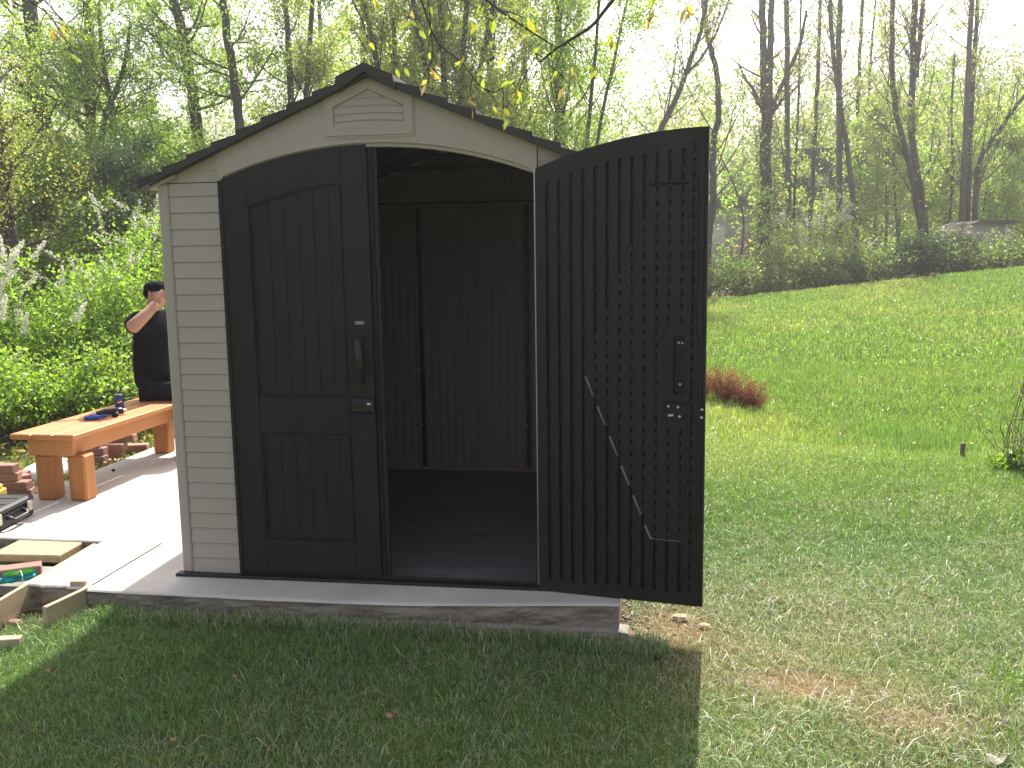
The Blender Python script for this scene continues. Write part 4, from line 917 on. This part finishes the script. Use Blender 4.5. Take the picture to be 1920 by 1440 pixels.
# -- far houses
def house(name, label, c, d, h, roofh, wallm, wins, rz=0):
    root = thing(name, label, "house", (c[0], c[1], c[2]))
    mb = MB(); mb.box((c[0], c[1], c[2]+h/2), (d[0], d[1], h)); mb.build("wall", M[wallm], root)
    ov = min(.4, d[0]*.06); P = [(c[0]-d[0]/2-ov, c[2]+h), (c[0]+d[0]/2+ov, c[2]+h), (c[0]+d[0]/2*.75, c[2]+h+roofh), (c[0]-d[0]/2*.75, c[2]+h+roofh)]
    MB().prism(P, c[1]-d[1]/2-.4, c[1]+d[1]/2+.4, 1).build("roof", M['shingle'], root)
    for (wx, wz, ww, wh) in wins:
        f = MB().box((c[0]+wx, c[1]-d[1]/2-.03, c[2]+wz), (ww, .08, wh)).build("window", M['housewhite'], root)
        MB().box((c[0]+wx, c[1]-d[1]/2-.08, c[2]+wz), (ww*.7, .03, wh*.7)).build("pane", M['housewhite'] if ww < 2 else M['glass'], f)
    return root
p = at(1350, 520, 42); house("house", "pale grey-green house wall glimpsed beside the open door's edge", (p[0]-.3, 45, p[2]), (3.2, 6, 0), 3.3, .5, 'pale', [(.2, 2.0, .6, .8)])
p = at(1535, 330, 46); q = at(1533, 392, 46); house("house", "grey house with small white windows hidden behind the trunks", (p[0]-.2, 50, -1.0), (5.5, 8, 0), 6.2, 1.2, 'grey', [(.2, p[2]+1.0, 1.0, 1.05), (.15, q[2]+1.0, .8, .9)])
p = at(1862, 432, 33); house("outbuilding", "low pale grey outbuilding near the right edge of the wood", (p[0], 34.5, p[2]-.9), (1.5, 3, 0), 1.15, .12, 'pale', [(.45, .75, .10, .7)])
mb = MB(); a = at(1372, 487, 34); b_ = at(1408, 458, 38); root = thing("wooden_railing", "reddish brown sloping wooden railing glimpsed left of the vine-wrapped trunk", "railing", a)
for f_ in (0, .25): MB().tube([a+np.array([0, 0, f_]), b_+np.array([0, 0, f_])], .05, 4).build("rail", M['rail'], root)
for q in np.linspace(0, 1, 5):
    c = a*(1-q)+b_*q; MB().box((c[0], c[1], c[2]-.2), (.08, .08, 1.1)).build("post", M['rail'], root)

# -- trees behind the shed
def col_tree(lb, px, Yd, r0, seed, n_leaf, cl, nl=30, ll=2.4, lean=0, multi=1, zmin=1.2, group=CT, ls=.07, elev=(.35, 1.2), top=-60, sub=7, bark='bark', sig=.2, subsub=1):
    tr = []
    rs = np.random.default_rng(seed)
    for m_ in range(multi):
        dx = (m_-(multi-1)/2)
        pts = [(px+dx*12, 330), (px+dx*34+lean*.5, 130), (px+dx*60+lean, top)]
        tr.append(tp(pts, Yd+.3*m_, r0*(1 if m_ == 0 else .75), r0*.45))
    return make_tree(lb, tr, seed, nl=nl//multi, ll=ll, up=.6, elev=elev, zmin=zmin, n_leaf=n_leaf, ls=ls, colors=cl, sub=sub, sig=sig, group=group, subsub=subsub, bark=bark)
col_tree("olive-leaved tree rising directly behind the left slope of the shed roof", 560, 17, .11, 401, 20000, OL, 36, multi=2)
col_tree("multi-stemmed tree rising behind the shed's gable vent", 760, 15, .09, 402, 24000, OL, 46, multi=4, elev=(.7, 1.35), ll=2.2)
col_tree("many-stemmed tree with upright branches behind the shed's right roof slope", 850, 14, .10, 403, 20000, OL, 44, multi=4, elev=(.7, 1.35), ll=2.0)
col_tree("dark trunk with small leaves rising behind the middle of the right roof slope", 930, 17, .14, 404, 19000, OL, 34, lean=-20)
col_tree("dark-barked tree behind the low end of the right roof slope", 1045, 18, .16, 405, 15000, YG, 30, lean=5, top=-80)
col_tree("thin branching tree just above the hinge side of the open door", 1100, 16, .06, 406, 9000, YG, 24, lean=60, ll=2.0, multi=2, zmin=2)
col_tree("yellow-green tree behind the shed's ridge, farther back", 680, 22, .12, 407, 18000, YG, 34, ls=.085)
col_tree("farther olive tree filling the gap behind the right roof slope", 830, 24, .12, 408, 15000, OL, 34, ls=.10, ll=3)
col_tree("farther tree between the dark trunk and the low end of the right roof slope", 985, 25, .12, 409, 15000, OL, 34, ls=.10, ll=3)
col_tree("farther yellow-green tree behind the left roof slope's upper half", 600, 26, .12, 410, 12000, YG, 30, ls=.10, ll=3)
# -- left trees
def lt(lb, tr, Yd, seed, n_leaf, cl, nl, ll=2.2, zmin=1.5, ls=.075, **kw):
    return make_tree(lb, [tp(p_, Yd, r0, r1, bz=(99 if j_ else None)) for j_, (p_, r0, r1) in enumerate(tr)], seed, nl=nl, ll=ll, up=.35, elev=(-.1, .8), zmin=zmin, n_leaf=n_leaf, ls=ls, colors=cl, sub=7, sig=.22, group=LT, subsub=1, **kw)
lt("thick leaf-covered trunk near the left edge of the photo", [([(92, 420), (82, 250), (66, 110), (50, -30)], .24, .17)], 18, 501, 12000, YG, 34, 2.2)
lt("dark trunk with a fork to its left, standing against the sky at left", [([(170, 420), (169, 250), (170, 110), (162, -30)], .15, .10), ([(166, 205), (150, 175), (138, 130), (131, 90)], .07, .04)], 17, 502, 8000, YG, 24, 2.3)
lt("cluster of slim crooked stems right of the forked dark trunk", [([(188, 400), (188, 262), (206, 193), (219, 168), (237, 112), (245, 40)], .09, .04), ([(214, 400), (216, 270), (210, 195), (192, 120), (186, 20)], .09, .04)], 16.5, 503, 9000, YG, 22, 2.1)
lt("dark trunk leaning left above the shed's left roof slope", [([(372, 420), (369, 200), (353, 134), (344, 72), (318, -30)], .16, .11)], 17.5, 504, 13000, YG, 34, 2.5)
lt("tall trunk with long side branches just left of the gable", [([(455, 420), (450, 240), (440, 156), (428, 78), (413, -30)], .12, .08)], 16, 505, 9000, YG, 26, 2.5)
lt("pinkish brown trunk at the lower left edge with bronze foliage", [([(30, 520), (12, 400), (0, 280), (-15, 150)], .16, .12)], 11, 506, 9000, ((.44, .38, .14), (.36, .40, .12), (.28, .38, .10)), 22, 1.7, ls=.05)
for k, (px, Yd, pt, cl, lb, nn) in enumerate(((40, 13, 300, YG, "dense green young tree at the left edge behind the white-flowered bush", 14000), (120, 14, 300, OL, "olive young tree behind the white-flowered bush", 13000), (200, 15, 280, YG, "fresh green young tree left of the dark holly", 12000),
     (300, 16, 240, YG, "light green young tree directly left of the shed's eave", 11000), (-40, 16, 180, YG, "green tree crown filling the upper left corner of the wood", 9000), (400, 22, 230, YG, "pale young tree peeping over the left roof slope", 7000), (100, 21, 200, OL, "far leafy young tree between the two big left trunks", 8000), (250, 22, 190, YG, "far bright young tree seen through the left trunks", 8000))):
    b0 = at(px, 700, Yd); z0 = float(hz(b0[0], b0[1])); hh = at(px, pt, Yd)[2]; rr_ = np.random.default_rng(k+50)
    P = np.array([(b0[0], b0[1], z0), (b0[0]+rr_.normal(0, .15), b0[1], z0*.5+hh*.5), (b0[0]+rr_.normal(0, .3), b0[1], hh)])
    make_tree(lb, [(P, .06, .02)], 520+k, nl=40, ll=1.9, up=.2, elev=(-.3, .7), zmin=z0+.2, n_leaf=nn, ls=.085, colors=cl, sub=7, sig=.2, group=LT, cat="young tree")
b0 = at(235, 380, 13); z0 = float(hz(b0[0], b0[1])); hh = at(235, 290, 13)[2]
make_tree("dark evergreen tree beside the shed's left eave", [(np.array([(b0[0], 13, z0), (b0[0]+.1, 13, hh*.5), (b0[0], 13, hh)]), .08, .03)], 540, nl=50, ll=1.3, up=.1, elev=(-.3, .6), zmin=.3, n_leaf=15000, ls=.07, colors=DG, sub=7, sig=.15, lmat='leafdark', group=LT, cat="evergreen tree")
# -- near bushes on the left
nb_ = [("white-flowered bush with arching blossom sprays at the left", (60, 4.8), (1.15, .8, 1.62), 20000, .045, BG, (36, .32, .019, 300, (.85, .84, .76))),
       ("bright green bush behind the seated person", (215, 5.2), (1.0, .8, 1.62), 17000, .045, BG, (16, .20, .018, 80, (.78, .77, .66))),
       ("sprawling green bush behind the bench's near end", (120, 3.9), (1.0, .55, .85), 12000, .040, BG, None),
       ("green bush at the far left beside the brick stack", (-20, 3.3), (.8, .5, .95), 10000, .040, BG, (8, .2, .018, 90, (.78, .77, .68))),
       ("tangled low bush with bare twigs behind the bench", (215, 4.1), (.8, .5, .62), 6500, .038, ((.12, .18, .04), (.16, .22, .04), (.22, .17, .08)), None),
       ("tall leafy bush directly behind the shed's left corner", (290, 6.5), (1.2, .9, 2.3), 16000, .05, BG, (26, .26, .020, 90, (.75, .75, .66)))]
for k, (lb, (px, Yd), R_, nn, ls, cl, bl) in enumerate(nb_):
    b0 = at(px, 850, Yd); c = (b0[0], Yd, float(hz(b0[0], Yd))-.02); bush("bush", lb, c, R_, nn, ls, cl, 600+k, nst=70, group="bushes left of the shed", blossom=bl, sig=.075, stemr=.007, wild=1)
# leafy ground cover at the foot of the bushes
n = 26000; x = rng.uniform(-7, -1.9, n); y = rng.uniform(2.2, 8, n); k = (~in_slab(x, y)) & wedge(x, y); x, y = x[k], y[k]; z = hz(x, y)+rng.uniform(0, .12, len(x))*fbm(x, y, .4, 77)*2
V, F, c = leaves(np.stack([x, y, z], -1), .045, pal(((.10, .17, .03), (.16, .22, .04), (.20, .13, .07), (.27, .19, .10)), len(x), rng), rng)
tag(link_mesh("ground_cover", V, F, M['leaf'], col=c), "leafy ground cover and litter at the foot of the left bushes", "ground cover", kind="stuff")
# -- far wood that reads as one mass
rs = np.random.default_rng(900); mb = MB()
for k in range(150):
    x = rs.uniform(-55, 42); y = rs.uniform(56, 85); z = float(hz(x, y)); h_ = rs.uniform(8, 15); r_ = rs.uniform(.07, .16); mb.tube([(x, y, z), (x+rs.normal(0, .4), y, z+h_*.5), (x+rs.normal(0, .9), y, z+h_)], [r_, r_*.7, r_*.3], 5)
fw_trunks = mb
NB = 3000; n = 260000; cxs = rs.uniform(-60, 45, NB); cys = rs.uniform(56, 85, NB); czs = rs.uniform(0, 1, NB)**1.2*(11.5+3*vnoise(cxs, cys, 9., 4)); ci = rs.integers(0, NB, n)
P = np.stack([cxs[ci], cys[ci], czs[ci]+hz(cxs[ci], cys[ci])], -1)+rs.normal(0, 1, (n, 3))*np.array([1.0, 1.0, .75]); V, F, c = leaves(P, .27, pal(PG+DS, n, rs)*rs.uniform(.65, 1.15, (NB, 1))[ci], rs)
tv = np.concatenate(mb.v); tf = mb.f
me = link_mesh("far_woods", V, F, M['leaf'], col=c); tag(me, "far pale green woodland filling the distance behind the nearer trees", "woods", kind="stuff")
tag(fw_trunks.build("far_woods_trunks", M['barkpale']), "distant thin trunks of the far woodland seen as one mass", "woods", kind="stuff")

# ------------------------------------------------------------------ things on the lawn
root = thing("dead_shrub", "rust brown dead shrub lying on the lawn right of the open door", "dead shrub", (2.95, 6.9, float(hz(2.95, 6.9))))
rs = np.random.default_rng(700); mb = MB(); Pp = []
for (px, py, rx, rz_) in ((1316, 722, .21, .23), (1354, 726, .21, .25), (1388, 734, .20, .23), (1414, 744, .17, .19)):
    c = at(px, py, 6.55+(1404-px)*.002); c[2] = float(hz(c[0], c[1]))+rz_*.85
    for k in range(70):
        d = rs.normal(0, 1, 3); d /= np.linalg.norm(d); d[2] = d[2]*.9+.15; tip = c+d*np.array([rx, rx*.9, rz_])*rs.uniform(.8, 1.12)
        b0 = c+np.array([rs.normal(0, .03), rs.normal(0, .03), -rz_*.6]); q = np.linspace(0, 1, 5)[:, None]; T = b0*(1-q)+tip*q+np.array([0, 0, .03])*q*(1-q)*4; mb.tube(T, np.linspace(.004, .0015, 5), 3, cap=False)
        n = 55; f = rs.uniform(.35, 1, (n, 1)); Pp.append(b0*(1-f)+tip*f+rs.normal(0, .018, (n, 3)))
mb.build("stems", M['twig'], root); Pp = np.concatenate(Pp); Pp[:, 2] = np.maximum(Pp[:, 2], hz(Pp[:, 0], Pp[:, 1])+.01)
V, F, c = leaves(Pp, .026, pal(((.42, .16, .08), (.50, .23, .12), (.30, .11, .06), (.48, .30, .18)), len(Pp), rs, .35), rs, .25); link_mesh("foliage", V, F, M['deadshrub'], root, col=c)
q = at_z(1803, 866, -.25); z0 = float(hz(q[0], q[1]))
tag(MB().tube([(q[0], q[1], z0-.05), (q[0]+.004, q[1], z0+.145)], .020, 9).build("wooden_stake", M['stake'], base=(q[0], q[1], z0)), "short weathered wooden stake standing in the lawn near the right edge", "stake")
# wire cage
q = at_z(1922, 880, -.2); cx_, cy_ = q[0]+.04, q[1]; z0 = float(hz(cx_, cy_)); wc = thing("wire_cage", "rusty wire plant cage with a tangle of dry stems at the right edge", "plant cage", (cx_, cy_, z0))
mb = MB(); rs = np.random.default_rng(71)
for z_, r_ in ((.05, .20), (.22, .19), (.40, .16), (.58, .11), (.74, .07), (.92, .10)):
    a_ = np.linspace(0, 2*PI, 25); mb.tube(np.stack([cx_+r_*np.cos(a_)+rs.normal(0, .01), cy_+r_*np.sin(a_), z0+z_+0*a_+.03*np.sin(a_+z_*9)], -1), .0036, 5)
for k in range(16):
    a_ = k*2*PI/16; mb.tube([(cx_+.20*math.cos(a_), cy_+.20*math.sin(a_), z0), (cx_+.19*math.cos(a_+.1), cy_+.19*math.sin(a_+.1), z0+.25), (cx_+.12*math.cos(a_+.25), cy_+.12*math.sin(a_+.25), z0+.55), (cx_+.06*math.cos(a_+.4), cy_+.06*math.sin(a_+.4), z0+.80)], .0034, 4)
a_ = np.linspace(0, 2*PI, 25); mb.tube(np.stack([cx_+.03+.13*np.cos(a_), cy_+0*a_, z0+1.02+.13*np.sin(a_)], -1), .003, 5)
mb.build("wires", M['wire'], wc)
mb = MB()
for k in range(70):
    a_ = rs.uniform(0, 2*PI); P = bend((cx_+.12*math.cos(a_), cy_+.12*math.sin(a_), z0), (math.cos(a_+1)*.4, math.sin(a_+1)*.4, 1), rs.uniform(.15, .5), 5, rs, 0, .5); mb.tube(P, .003, 4)
mb.build("dry_stems", M['twig'], wc)
bush("weed", "leafy green weed growing at the foot of the wire cage", (cx_-.16, cy_-.05, z0), (.17, .15, .17), 500, .045, BG, 702, nst=14, sig=.02, stemr=.002, cat="weed")
tag(MB().ball((cx_-.03, cy_-.10, z0+.20), (.04, .03, .03), 8).build("plastic_scrap", M['white'], base=(cx_-.03, cy_-.1, z0+.17)), "white scrap caught in the wire cage", "scrap")
def dry(px, py, s_, rz, lb, mm='dryleaf'):
    q = at_z(px, py, -.13); z = float(hz(q[0], q[1]))+.028; n = 9; V = []
    for k in range(n):
        a_ = 2*PI*k/n; r_ = s_*(.55+.45*abs(math.cos(a_*1.0)))*(1+.25*math.cos(a_*5)); V.append((r_*math.cos(a_), r_*.6*math.sin(a_), .35*s_*math.cos(a_*2+1)))
    V = np.array(V+[(0, 0, -.12*s_)]); Rm = np.array(Matrix.Rotation(rz, 3, 'Z')); V = V@Rm.T+np.array([q[0], q[1], z]); V2 = V-np.array([0, 0, .0015]); n1 = n+1
    F = [(k, (k+1) % n, n) for k in range(n)]+[((k+1) % n+n1, k+n1, n+n1) for k in range(n)]+[(k, k+n1, (k+1) % n+n1, (k+1) % n) for k in range(n)]
    tag(link_mesh("dry_leaf", np.concatenate([V, V2]), F, M[mm], base=(q[0], q[1], z)), lb, "leaf", "dry leaves scattered on the lawn")
for px, py, s_, rz, lb in ((735, 1363, .022, .2, "curled brown leaf in the shaded grass below the left door"), (96, 1279, .018, .5, "brown leaf on the grass near the lower left corner"), (330, 1410, .020, 1, "pale brown leaf at the bottom edge, left of centre"), (1085, 1199, .032, .1, "large tan leaf just below the slab under the open doorway"), (885, 1197, .022, .7, "orange-brown leaf against the slab below the doorway"),
    (440, 1213, .018, 2, "small leaf in the shade below the left siding"), (1432, 1095, .020, .3, "brown leaf on sunlit grass right of the open door"), (1720, 935, .024, 1.3, "left one of two brown leaves on the far lawn"), (1760, 930, .024, .2, "right one of two brown leaves on the far lawn"), (1740, 1118, .026, 2.2, "brown leaf at mid-height of the right lawn"), (1458, 1230, .018, 1.1, "small brown leaf in the straw patch below the open door"), (445, 1290, .016, .4, "small reddish leaf in the shaded lawn at left")):
    dry(px, py, s_, rz, lb)
dry(1872, 1422, .045, .3, "large white dried leaf at the lower right corner", 'ivory')
q = at_z(1830, 1100, -.2); z = float(hz(q[0], q[1]))
tag(MB().tube([(q[0]-.06, q[1]+.06, z+.05), (q[0], q[1], z+.035), (q[0]+.09, q[1]-.02, z+.04)], .002, 5).build("twig", M['twig'], base=(q[0], q[1], z)), "thin curved twig lying on the right lawn", "twig")
for k, (px, py) in enumerate(((1820, 850), (1712, 855), (1765, 770), (1838, 780))):
    q = at_z(px, py, -.25); z = float(hz(q[0], q[1])); r_ = thing("dandelion", ["yellow dandelion beside the wooden stake", "yellow dandelion left of the wooden stake in the tall grass", "yellow dandelion uphill of the tall grass", "yellow dandelion uphill of the wooden stake"][k], "flower", (q[0], q[1], z), "dandelions on the lawn")
    MB().tube([(q[0], q[1], z), (q[0]+.004, q[1], z+.11)], .0025, 5).build("stem", M['lime'], r_); MB().ball((q[0]+.004, q[1], z+.115), (.016, .016, .008), 8).build("flower_head", M['yellow'], r_)
tag(MB().lathe((-1.965, 2.05, 0), [(.012, 0), (.013, .012), (.008, .018), (.002, .019)], 10).build("bottle_cap", M['black'], base=(-1.965, 2.05, 0)), "small black cap lying on the slab under the bench", "cap")

# ------------------------------------------------------------------ overhanging tree (its trunk is out of frame to the left)
ot = thing("overhanging_tree", "tree whose drooping twigs of yellow young leaves hang into the top of the photo", "tree", (-3.6, -2.6, -.1))
rs = np.random.default_rng(33); mb = MB(); tips = []
limb = np.array([(-3.6, -2.6, -.1), (-3.5, -2.5, 2.0), (-3.0, -2.1, 3.6), (-1.6, -1.4, 4.2), (0., -.8, 4.1), (1.4, -.4, 3.9), (2.6, -.2, 3.7)]); Q = np.array([interp(limb, q) for q in np.linspace(0, 1, 30)]); mb.tube(Q, np.linspace(.13, .03, 30), 9)
def hang(pts, Yd, r_, side=6):
    P = [at(px, py, Yd) for px, py in pts]; d = np.linalg.norm(Q-P[0], axis=1); s0 = Q[np.argmin(d)]; P = [s0, (s0+P[0])/2+np.array([0, 0, .05])]+P; P = np.array(P)
    R_ = np.array([interp(P, q) for q in np.linspace(0, 1, 28)]); mb.tube(R_, np.linspace(r_*1.3, r_*.35, 28), 6)
    for k in range(side):
        q = rs.uniform(.45, 1); p = interp(R_, q); T = bend(p, rs.normal(0, 1, 3)*np.array([1, .6, .4])+np.array([0, 0, -.2]), rs.uniform(.08, .2), 3, rs, -.9, .3); mb.tube(T, np.linspace(.0022, .0012, 4), 4); tips.append(T[-1])
    tips.append(R_[-1])
hang([(887, -20), (944, 25), (1000, 62), (1042, 88)], -.45, .007, 7)
hang([(1165, -20), (1110, 50), (1044, 90), (1010, 118), (1003, 95)], -.45, .008, 9)
hang([(780, -30), (816, 78), (869, 119), (900, 162), (928, 175), (958, 152)], -.40, .005, 7)
hang([(640, -40), (680, 40), (690, 78)], -.4, .004, 5)
hang([(800, -40), (812, 100), (802, 150)], -.35, .004, 2)
hang([(20, -40), (60, 5), (95, 28), (110, 55)], -.3, .005, 7)
hang([(150, -40), (158, 20), (150, 60)], -.3, .004, 5)
hang([(720, -60), (850, -10), (920, 30)], -.45, .005, 6)
hang([(1240, -50), (1235, -8)], -.45, .005, 4)
mb.build("trunk", M['bark'], ot, smooth=True)
LV, LF, LC = [], [], []; o_ = 0
for tpnt in tips:
    k = rs.integers(2, 6); cl = np.array([(.32, .32, .05), (.28, .32, .06), (.34, .26, .09), (.24, .31, .06)])[rs.integers(0, 4)]
    for _ in range(k):   # drooping five-point leaf sprays
        L = rs.uniform(.030, .060); a_ = rs.uniform(0, 2*PI); d = np.array([math.cos(a_)*.55, math.sin(a_)*.55, -rs.uniform(.15, 1.3)]); d /= np.linalg.norm(d); s_ = np.cross(d, rs.normal(0, 1, 3)); s_ /= np.linalg.norm(s_); wv = L*rs.uniform(.14, .22); nn_ = np.cross(d, s_)*L*.06
        p0 = tpnt+rs.normal(0, .012, 3); V = np.array([p0, p0+d*L*.35+s_*wv+nn_, p0+d*L*.75+s_*wv*.7, p0+d*L, p0+d*L*.75-s_*wv*.7, p0+d*L*.35-s_*wv+nn_]); LV.append(V); LF.append([o_+i_ for i_ in range(6)]); LC.append(np.repeat([cl*rs.uniform(.8, 1.15)], 6, 0)); o_ += 6
link_mesh("crown", np.concatenate(LV), np.array(LF), M['leaf'], ot, col=np.concatenate(LC))

# ------------------------------------------------------------------ haze
hz_ = MB().box((0, 70, 15), (200, 190, 60)).build("haze", None, mats=[bpy.data.materials.new("haze")]); tag(hz_, kind="stuff"); tag(hz_, "thin bright haze in the air", "haze")
m = hz_.data.materials[0]; m.use_nodes = True; t = m.node_tree; t.nodes.remove(t.nodes["Principled BSDF"]); pv = t.nodes.new("ShaderNodeVolumePrincipled")
pv.inputs["Density"].default_value = .0015; pv.inputs["Color"].default_value = (.95, .95, .97, 1); pv.inputs["Anisotropy"].default_value = .5
t.links.new(pv.outputs[0], t.nodes["Material Output"].inputs["Volume"])
